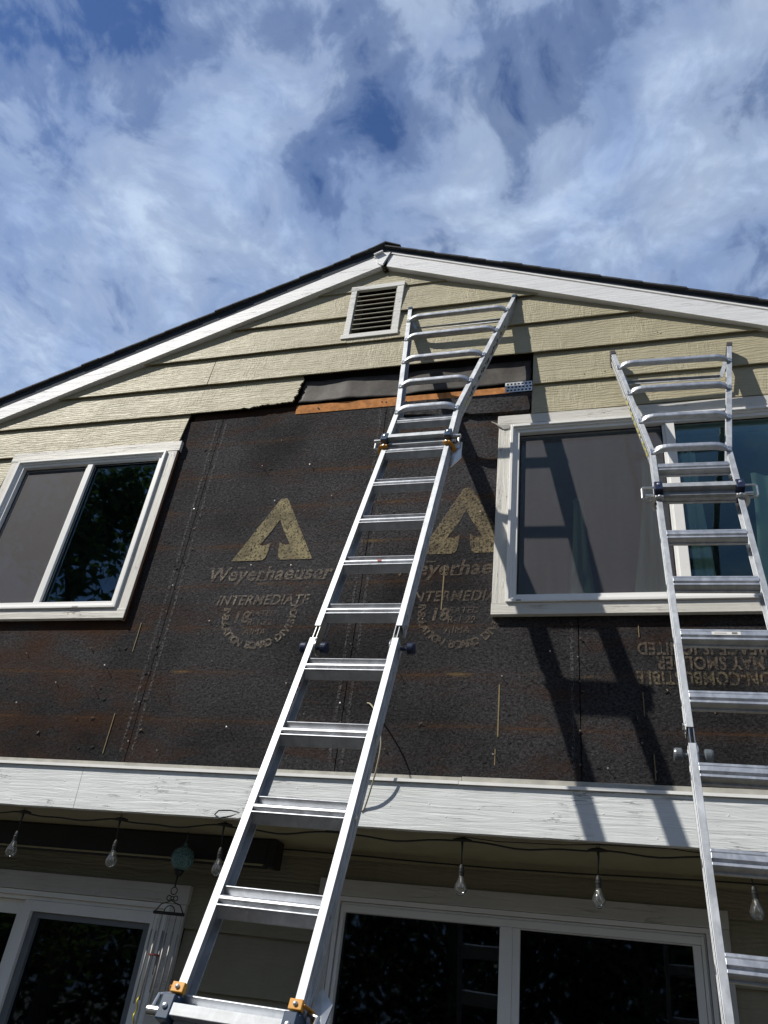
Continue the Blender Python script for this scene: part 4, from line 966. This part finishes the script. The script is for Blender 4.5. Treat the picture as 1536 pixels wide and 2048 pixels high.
# ------------------------------------------------------------------ ladders
def frame_of(Q0, u, v):
    u = Vector(u).normalized(); v = Vector(v); v = (v - u * u.dot(v)).normalized(); n = v.cross(u)      # n points at the wall
    return u, n, v
def ladder(name, label, O, u, v, spec):
    u, n, v = frame_of(O, u, v)
    # the ground contact is the origin
    vb = spec['v_foot']; base = Vector(O) + v * vb
    root = empty(name, base); root.rotation_mode = 'QUATERNION'
    root.rotation_quaternion = Matrix((u, n, v)).transposed().to_quaternion()
    tag(root, label, 'ladder', 'extended multi position ladders leaning on the wall')
    P = lambda a, b, c: Vector((a, b, c - vb))            # a across, b depth (toward wall), c along
    def B(b, nm, m, par=root, **k): return b.build(nm, m, par, local=True, **k)
    UL0, UL1, UR0, UR1 = spec['rails']; D = spec['depth']
    vh = spec['hinge']; vt = spec['bar']; vbb = spec['bar_low']
    def crail(x0, x1, side, v0, v1, d=D, slant=0.0, y0=0.0):
        """C channel: face towards the viewer, web on the outer side, back flange"""
        b = MB(); t = .0028
        wx = (x0, x0 + t) if side < 0 else (x1 - t, x1)
        def q(a, bb, c, vv): return None
        for (a, c, ya, yb) in ((x0, x1, y0, y0 + t), (wx[0], wx[1], y0 + t, y0 + d - t), (x0, x1, y0 + d - t, y0 + d)):
            b.hexa([P(a, ya, v0), P(c, ya, v0), P(c, yb, v0), P(a, yb, v0)], [P(a + slant, ya, v1), P(c + slant, ya, v1), P(c + slant, yb, v1), P(a + slant, yb, v1)])
        # shallow ribs on the web
        for yy in (.022, d - .022):
            e = wx[0] - .002 if side < 0 else wx[1]
            b.hexa([P(e, y0 + yy - .005, v0), P(e + .002, y0 + yy - .005, v0), P(e + .002, y0 + yy + .005, v0), P(e, y0 + yy + .005, v0)],
                   [P(e + slant, y0 + yy - .005, v1), P(e + .002 + slant, y0 + yy - .005, v1), P(e + .002 + slant, y0 + yy + .005, v1), P(e + slant, y0 + yy + .005, v1)])
        return b
    for side, a, c in ((-1, UL0, UL1), (1, UR0, UR1)):
        for v0, v1 in ((vbb - .25, vh - .034), (vh + .032, vt + .30)):
            rl = B(crail(a, c, side, v0, v1), 'rail', ALU, bev=.0012)
    # rungs of the inner sections
    prof = spec['rung']
    for k in spec['rungs']:
        vv = k * .3048
        bb = MB().sweep(prof, P(UL1 - .001, 0, vv), P(UR0 + .001, 0, vv), (0, 1, 0), (0, 0, 1))
        rg = B(bb, 'rung', ALUX, bev=.0012)
        for (ex, sx_) in ((UL0, -1), (UR1, 1)):
            B(MB().lathe([(.001, 0), (.011, .0005), (.012, .002), (.006, .003), (.001, .0031)], P(ex + sx_ * .001, D * .45, vv), (sx_, 0, 0), 12), 'rung_rivet', GALV, rg)
    # hinge
    for side, a, c in ((-1, UL0, UL1), (1, UR0, UR1)):
        xm = (a + c) / 2 + (.004 if side < 0 else -.004)
        hb = MB()
        for dx in (-.0085, .0065):
            hb.obox(P(xm + dx, .030, vh), (1, 0, 0), (0, 1, 0), (0, 0, 1), .0016, .026, .085)
        hb.lathe([(.001, -.016), (.034, -.016), (.034, -.012), (.001, -.012)], P(xm, .034, vh - .058), (1, 0, 0), 24)
        hb.lathe([(.001, .010), (.034, .010), (.034, .014), (.001, .014)], P(xm, .034, vh - .058), (1, 0, 0), 24)
        hb.obox(P(xm - side * .010, .034, vh - .085), (1, 0, 0), (0, 1, 0), (0, 0, 1), .0012, .030, .055)
        hg = B(hb, 'hinge', STEEL, smooth=False)
        for ko in spec['knobs'][side]:
            kx = xm + ko; s_ = 1 if ko > 0 else -1
            kb = MB().lathe([(.007, -.028), (.007, -.001), (.020, 0), (.024, .004), (.024, .022), (.021, .028), (.001, .029)], P(kx, .034, vh - .062), (s_, 0, 0), 20)
            B(kb, 'hinge_knob', spec['knobmat'], hg, smooth=False)
        B(MB().lathe([(.001, 0), (.011, 0), (.011, .010), (.001, .011)], P(xm + side * .016, .03, vh + .055), (side, 0, 0), 12), 'hinge_bolt', STEEL, hg)
    # outer flared sections, upper one upside down
    for sgn, vbar, spread, vk, vtip, rlist in ((1, vt, spec['spread'], spec['kink'], spec['tip'], spec['curved']), (-1, vbb, spec['spread'], vbb - (spec['kink'] - vt), vb, spec['curved_low'])):
        oL0, oL1, oR0, oR1 = UL0 - .004, UL1 - .002, UR0 + .002, UR1 + .004
        Do = D + .012; y0 = -.006
        for side, a, c in ((-1, oL0, oL1), (1, oR0, oR1)):
            b1 = crail(a, c, side, vbar - sgn * .02, vk, Do, 0, y0); b2 = crail(a, c, side, vk, vtip, Do, side * spread, y0)
            b1.v += []; n0 = len(b1.v); b1.v += b2.v; b1.f += [tuple(i + n0 for i in f_) for f_ in b2.f]
            ro = B(b1, 'outer_rail', ALU, bev=.0012)
            X = Vector((side * spread, 0, vtip - vk)).normalized() * sgn; Z_ = (Vector((side * spread, 0, vtip - vk))).normalized(); U_ = Vector((1, 0, 0)); U2 = (U_ - Z_ * U_.dot(Z_)).normalized()
            cx = (a + c) / 2 + side * spread
            # end cap / foot: flat front, rounded back
            cpb = MB(); w_ = .0165; prof2 = [(-.009, -.012), (Do * .45, -.012), (Do * .85, -.012)]
            pf = [(-.010, -.030), (-.010, .012), (.030, .016), (.060, .010), (Do + .006, -.014), (Do + .008, -.040)]
            pf = [(yy, zz_) for yy, zz_ in pf]
            cpb.sweep(pf, P(cx, 0, vtip) - U2 * w_, P(cx, 0, vtip) + U2 * w_, (0, 1, 0), Z_)
            B(cpb, 'end_cap', spec['capmat'], ro, bev=.002)
            if spec.get('text') and sgn > 0:
                dec = MB(); dk2 = MB(); dy_ = MB()
                ex = c + .0033 if side > 0 else a - .0033
                for k in range(30):
                    tt = spec['text'][0] + (spec['text'][1] - spec['text'][0]) * k / 30
                    if k in (7, 8, 17, 24): continue
                    pc = P(ex + side * spread * (tt - vk) / (vtip - vk), .044 + .006 * math.sin(k * 2.1), tt)
                    (dec if k not in (0, 1, 2, 27, 28) else dy_).obox(pc, U2, (0, 1, 0), Z_, .0006, .008 + .004 * math.sin(k * 1.7), .008)
                B(dec, 'rail_lettering', spec['textmat'], ro); B(dy_, 'rail_sticker', LABELY, ro)
        # curved rungs bow out in front of the inner rails and end in rivet plates
        for vv in rlist:
            dd = max(0, (vv - vk) / (vtip - vk)) * spread
            xa, xb = oL1 - .006 - dd, oR0 + .006 + dd; bow = .036; L = xb - xa; e = min(.075, L * .22)
            path = []
            for k in range(7):
                t = k / 6; path.append((xa + e * (1 - math.cos(t * math.pi / 2)) , y0 - .004 - bow * math.sin(t * math.pi / 2)))
            path += [(2 * 0 + xa + xb - px0, py0) for px0, py0 in reversed(path)]
            rb_ = MB(); rp = [(-.016, -.013), (-.012, -.019), (.012, -.019), (.017, -.013), (.017, .011), (.012, .017), (-.010, .017), (-.016, .011)]
            n0 = len(path); m0 = len(rp); vs = []
            for i, (px_, py_) in enumerate(path):
                fl = 1 - .55 * max(0, 1 - min(i, n0 - 1 - i) / 4)        # flattened towards the ends
                for q1, q2 in rp: vs.append(P(px_, py_ + q1 * fl + .016 * fl, vv + q2 * (1.0 if fl > .9 else 1.1)))
            fs = [(i * m0 + k, i * m0 + (k + 1) % m0, (i + 1) * m0 + (k + 1) % m0, (i + 1) * m0 + k) for i in range(n0 - 1) for k in range(m0)] + [tuple(range(m0)), tuple(range((n0 - 1) * m0, n0 * m0))]
            rb_.add(vs, fs); rg = B(rb_, 'curved_rung', ALUX, smooth=False, bev=.001)
            for xx in (xa - .004, xb + .004):
                pb = MB().obox(P(xx, y0 - .0035, vv), (1, 0, 0), (0, 1, 0), (0, 0, 1), .014, .0022, .021)
                for dz in (-.012, .012): pb.lathe([(.001, -.001), (.0048, 0), (.0035, .003), (.001, .004)], P(xx + (.002), y0 - .0055, vv + dz), (0, -1, 0), 8)
                B(pb, 'rivet_plate', STEEL, rg)
        # stabiliser behind the last rung
        vs_ = rlist[-1] + sgn * spec['stab']; dd = max(0, (vs_ - vk) / (vtip - vk)) * spread; dd2 = (rlist[-1] + sgn * .06 - vk) / (vtip - vk) * spread
        sb_ = MB().obox(P((oL1 + oR0) / 2, .078, vs_), (1, 0, 0), (0, 1, 0), (0, 0, 1), (oR0 - oL1) / 2 + dd - .03, .0015, .013)
        sb_.obox(P((oL1 + oR0) / 2, .072, vs_ + .012), (1, 0, 0), (0, 1, 0), (0, 0, 1), (oR0 - oL1) / 2 + dd - .03, .008, .0015)
        for side, e0 in ((-1, oL1), (1, oR0)):
            p0_ = P(e0 + side * (dd - .028), .074, vs_); p1_ = P(e0 + side * (dd2 + .012), .050, rlist[-1] + sgn * .12); Z3 = (p1_ - p0_); hl_ = Z3.length / 2; Z3.normalize(); Y3 = Vector((0, 1, 0)); X3 = Y3.cross(Z3).normalized(); Y3 = Z3.cross(X3)
            sb_.obox((p0_ + p1_) / 2, X3, Y3, Z3, .012, .0014, hl_)
        B(sb_, 'stabiliser_bar', ALU)
        # locking cross bar with plastic corners and lock handles
        yb = y0 - .030
        wl, wr = oL0 - .004, oR1 + .004
        bar = MB().obox(P((wl + wr) / 2, yb + .019, vbar), (1, 0, 0), (0, 1, 0), (0, 0, 1), (wr - wl) / 2 - .034, .022, .0155)
        bar.obox(P((wl + wr) / 2, yb + .036, vbar - .026), (1, 0, 0), (0, 1, 0), (0, 0, 1), (wr - wl) / 2 - .040, .010, .018)
        br_ = B(bar, 'cross_bar', ALUB, bev=.002)
        for side, e0, e1 in ((-1, wl, wl + .036), (1, wr - .036, wr)):
            xm = (e0 + e1) / 2
            cb_ = MB().obox(P(xm, yb + .020, vbar - sgn * .004), (1, 0, 0), (0, 1, 0), (0, 0, 1), .0185, .026, .031).obox(P(xm, .02, vbar - sgn * .036), (1, 0, 0), (0, 1, 0), (0, 0, 1), .017, .030, .010)
            co = B(cb_, 'bar_bracket', spec['bracket'], br_, bev=.003)
            B(MB().lathe([(.001, -.001), (.008, 0), (.007, .004), (.001, .006)], P(xm, yb - .006, vbar + .003), (0, -1, 0), 14), 'bracket_bolt', STEEL, co)
            sx_ = side; ex = e0 if side < 0 else e1
            # inner rail guide above / below the bar
            gm = spec['guide']
            gb_ = MB().obox(P((UL0 + UL1) / 2 if side < 0 else (UR0 + UR1) / 2, -.010, vbar + (-sgn) * .060 if spec['guide_in'] else vbar + sgn * .06), (1, 0, 0), (0, 1, 0), (0, 0, 1), .0185, .010, .013 if sgn < 0 else .0065)
            gb_.tube([P((UL0 if side < 0 else UR1) + side * (.003 + .016 * math.sin(t / 8 * math.pi)), -.012 + (D + .012) * t / 8, vbar - sgn * .062) for t in range(9)], .012, 6, ry=.25)
            go = B(gb_, 'rail_guide', gm, bev=.002)
            B(MB().lathe([(.001, -.001), (.0065, 0), (.006, .003), (.001, .005)], P((UL0 + UL1) / 2 if side < 0 else (UR0 + UR1) / 2, -.0205, vbar - sgn * .060), (0, -1, 0), 12), 'guide_bolt', STEEL, go)
            # lock handle
            if spec['handle'] == 'loop':
                hp = [P(ex - sx_ * .004, yb + .022, vbar + sgn * .014), P(ex + sx_ * .052, yb + .022, vbar + sgn * .014), P(ex + sx_ * .056, yb + .024, vbar + sgn * .006), P(ex + sx_ * .056, yb + .04, vbar - sgn * .044), P(ex + sx_ * .050, yb + .044, vbar - sgn * .05), P(ex + sx_ * .008, yb + .05, vbar - sgn * .05)]
                hh = MB().tube(hp, .0052, 8).tube([P(ex - sx_ * .004, yb + .045, vbar - sgn * .022), P(ex + sx_ * .040, yb + .045, vbar - sgn * .022)], [.007, .010], 10)
            else:
                hp = [P(ex - sx_ * .006, yb + .030, vbar + sgn * .0), P(ex + sx_ * .046, yb + .030, vbar + sgn * .0)]
                hh = MB().tube(hp, .0125, 14).tube([hp[1] - Vector((sx_ * .010, 0, 0)), P(ex + sx_ * .038, yb + .045, vbar - sgn * .045), P(ex + sx_ * .006, yb + .055, vbar - sgn * .055)], .0065, 8)
                if side > 0:
                    tri_ = [(ex - .002, .020, vbar - sgn * .005), (ex + .052, .020, vbar - sgn * .015), (ex + .050, .062, vbar - sgn * .10), (ex - .002, .085, vbar - sgn * .15)]
                    hh.hexa([P(a_, b_, c_) for a_, b_, c_ in tri_], [P(a_, b_ + .006, c_) for a_, b_, c_ in tri_])
            B(hh, 'lock_handle', STEEL, br_, smooth=False)
    return root, P, B

RUNG_A = [(.034, .040), (.008, .041), (.006, .037), (.028, .014), (.013, .012), (.004, .010), (-.001, .004), (-.001, -.003), (.003, -.009), (.014, -.012), (.014, -.017), (.000, -.019), (.000, -.023), (.006, -.026), (.030, -.047), (.034, -.047)]
RUNG_B = [(.028, .036), (.003, .036), (.000, .033), (.000, .024), (.003, .022), (-.003, .019), (-.003, .001), (.008, -.001), (.008, -.007), (.000, -.009), (.000, -.019), (.006, -.022), (.040, -.026), (.040, -.030), (.028, -.03)]
specL = dict(rails=(-.062, -.036, .281, .306), depth=.072, hinge=1.093, bar=2.520, bar_low=-.318, kink=2.857, tip=4.38, spread=.205,
             rung=RUNG_A, rungs=[0, 1, 2, 3, 4, 5, 6, 7, 8, 9, -1, -2 + .12], v_foot=-2.08, stab=.03, curved=[2.83, 3.146, 3.475, 3.82, 4.135], curved_low=[-.66, -.97, -1.29, -1.60, -1.85],
             knobs={-1: (-.030, .028), 1: (.050,)}, knobmat=NAVYK, capmat=BLUEP, bracket=BLUEP, guide=YELP, guide_in=True, handle='rod', text=(2.95, 4.0), textmat=LABELK)
LT, LP, LB = ladder('extension_ladder', 'tall aluminium ladder with navy end caps and amber guides, leaning beside the gable vent',
       (-1.11308805, -1.4723102, 1.87149224), (0.99986404, -0.00972465, -0.01331668), (0.015779, 0.3297596, 0.94393306), specL)
specR = dict(rails=(-.039, -.015, .317, .343), depth=.066, hinge=-1.075, bar=.325, bar_low=-2.44, kink=.655, tip=1.785, spread=.158,
             rung=RUNG_B, rungs=[0, -1, -2, -3, -4, -5, -6, -7, -8, 1, 1.72], v_foot=-3.87, stab=-.05, curved=[.655, .955, 1.262, 1.575], curved_low=[-2.77, -3.07, -3.37, -3.66],
             knobs={-1: (-.036, .034), 1: (.036, -.034)}, knobmat=GREYK, capmat=CAPP, bracket=NAVYK, guide=GALV, guide_in=True, handle='loop', text=(.70, 1.3), textmat=LABELY)
RT, RP, RB = ladder('extension_ladder', 'shorter aluminium ladder with brown end caps, leaning over the right upper window',
       (0.27788147, -0.64199752, 3.59135159), (0.99959215, 0.02677054, -0.00994333), (0.00122813, 0.30756613, 0.95152591), specR)
# stickers
st1 = LB(MB().obox(LP(-.0588, .037, .80), (1, 0, 0), (0, 1, 0), (0, 0, 1), .0008, .018, .075), 'warning_sticker', LABELW)
LB(MB().obox(LP(-.0575, .037, .858), (1, 0, 0), (0, 1, 0), (0, 0, 1), .0004, .016, .013), 'sticker_band', LABELR, st1)
LB(MB().lathe([(.001, 0), (.010, .0001), (.001, .0002)], LP(-.0575, .037, .745), (1, 0, 0), 12).obox(LP(-.0575, .037, .79), (1, 0, 0), (0, 1, 0), (0, 0, 1), .0004, .010, .016).obox(LP(-.0575, .037, .825), (1, 0, 0), (0, 1, 0), (0, 0, 1), .0004, .012, .006), 'sticker_print', LABELK, st1)
st2 = RB(MB().obox(RP(.150, -.0036, -.6096 + .010), (1, 0, 0), (0, 1, 0), (0, 0, 1), .052, .0004, .0082), 'rung_sticker', LABELW)
RB(MB().obox(RP(.180, -.0044, -.6096 + .0128), (1, 0, 0), (0, 1, 0), (0, 0, 1), .010, .0002, .0016).obox(RP(.180, -.0044, -.6096 + .0072), (1, 0, 0), (0, 1, 0), (0, 0, 1), .010, .0002, .0016).obox(RP(.13, -.0044, -.6096 + .0098), (1, 0, 0), (0, 1, 0), (0, 0, 1), .022, .0002, .0008), 'sticker_print', LABELK, st2)
st3 = LB(MB().obox(LP(.127, -.0012, 1.524 + .001), (1, 0, 0), (0, 1, 0), (0, 0, 1), .009, .0006, .006), 'rung_sticker', LABELR)

# ------------------------------------------------------------------ trees that the panes reflect
def tree(x, y, h, r, seed, label, lm_, trunk_m, nleaf=9000, leaf=.15, crown0=.12):
    rnd = random.Random(seed); t0 = empty('tree', (x, y, GZ)); tag(t0, label, 'tree', 'trees across the lawn')
    b = MB(); b.tube([(x, y, GZ), (x + .1, y, GZ + h * .3), (x - .1, y + .1, GZ + h * .6), (x, y, GZ + h * .93)], [h * .022, h * .018, h * .011, .03], 9)
    tips = []
    for k in range(26):
        z = GZ + h * rnd.uniform(crown0, .9); a = rnd.uniform(0, 6.283); fr = (z - GZ) / h
        rr = r * (1 - max(0, fr - .45) ** 1.3 * 1.45) * rnd.uniform(.55, 1.0); rr = max(rr, .4)
        e = Vector((x + rr * math.cos(a), y + rr * math.sin(a), z + rr * rnd.uniform(.05, .5))); m = Vector((x, y, z)).lerp(e, .5) + Vector((0, 0, .15))
        b.tube([(x, y, z), m, e], [h * .008, h * .005, .01], 5); tips += [e, m.lerp(e, .5), m]
    b.build('trunk', trunk_m, t0)
    lb = MB(); vs = []; fs = []
    for k in range(nleaf):
        c = rnd.choice(tips) + Vector((rnd.gauss(0, .36), rnd.gauss(0, .36), rnd.gauss(0, .30))) * (r / 2.6)
        X = Vector((rnd.gauss(0, 1), rnd.gauss(0, 1), rnd.gauss(0, 1))).normalized(); Y = X.orthogonal().normalized()
        s1 = leaf * rnd.uniform(.4, 1); q = len(vs); vs += [c - X * s1, c - Y * s1 * .45, c + X * s1, c + Y * s1 * .45]; fs.append((q, q + 1, q + 2, q + 3))
    lb.add(vs, fs); lb.build('crown', lm_, t0)
LEAF1 = leaf_mat('leaf_dark', (.040, .062, .030)); LEAF2 = leaf_mat('leaf_mid', (.065, .090, .045)); BARK = simple('bark', (.09, .07, .05), .9)
for i, (x, y, h, r_, lb_) in enumerate([(-10.4, -8.3, 11.6, 3.1, 'nearest tree standing alone to the left of the lawn'), (-17.5, -20, 13.5, 4.3, 'tallest broad tree across the lawn at the left'), (-11.5, -23, 13.0, 4.2, 'broad tree across the lawn second from the left'), (-5.5, -24, 11.5, 4.2, 'rounded tree across the lawn left of centre'),
                        (.5, -25, 10.0, 4.2, 'dark tree straight across the lawn from the gable'), (6.5, -24, 10.5, 4.0, 'tree across the lawn right of centre'), (12.5, -22, 10.0, 4.0, 'tree across the lawn second from the right'), (-24.5, -17, 12, 4.4, 'outermost tree at the far left of the lawn'), (18.5, -19, 9.5, 4.0, 'outermost tree at the far right of the lawn')]):
    tree(x, y, h, r_, 40 + i, lb_, LEAF1 if i % 2 else LEAF2, BARK)
# unseen hedge added behind the crowns to keep the pane reflections dark
hb = MB(); rnd = random.Random(3); vs = []; fs = []
for k in range(34000):
    c = Vector((rnd.uniform(-34, 28), -27 + rnd.gauss(0, .8), GZ + 7.5 * rnd.random() ** .85)); X = Vector((rnd.gauss(0, 1), rnd.gauss(0, 1), rnd.gauss(0, 1))).normalized(); Y = X.orthogonal().normalized(); s1 = rnd.uniform(.15, .36)
    q = len(vs); vs += [c - X * s1, c - Y * s1 * .5, c + X * s1, c + Y * s1 * .5]; fs.append((q, q + 1, q + 2, q + 3))
hb.add(vs, fs); h_ = hb.build('hedge', LEAF1, None, off=(0, -26, GZ)); tag(h_, 'unseen dark hedge added behind the row of trees to darken the pane reflections', 'hedge')
print('objects', len(bpy.data.objects), 'nails', nb)
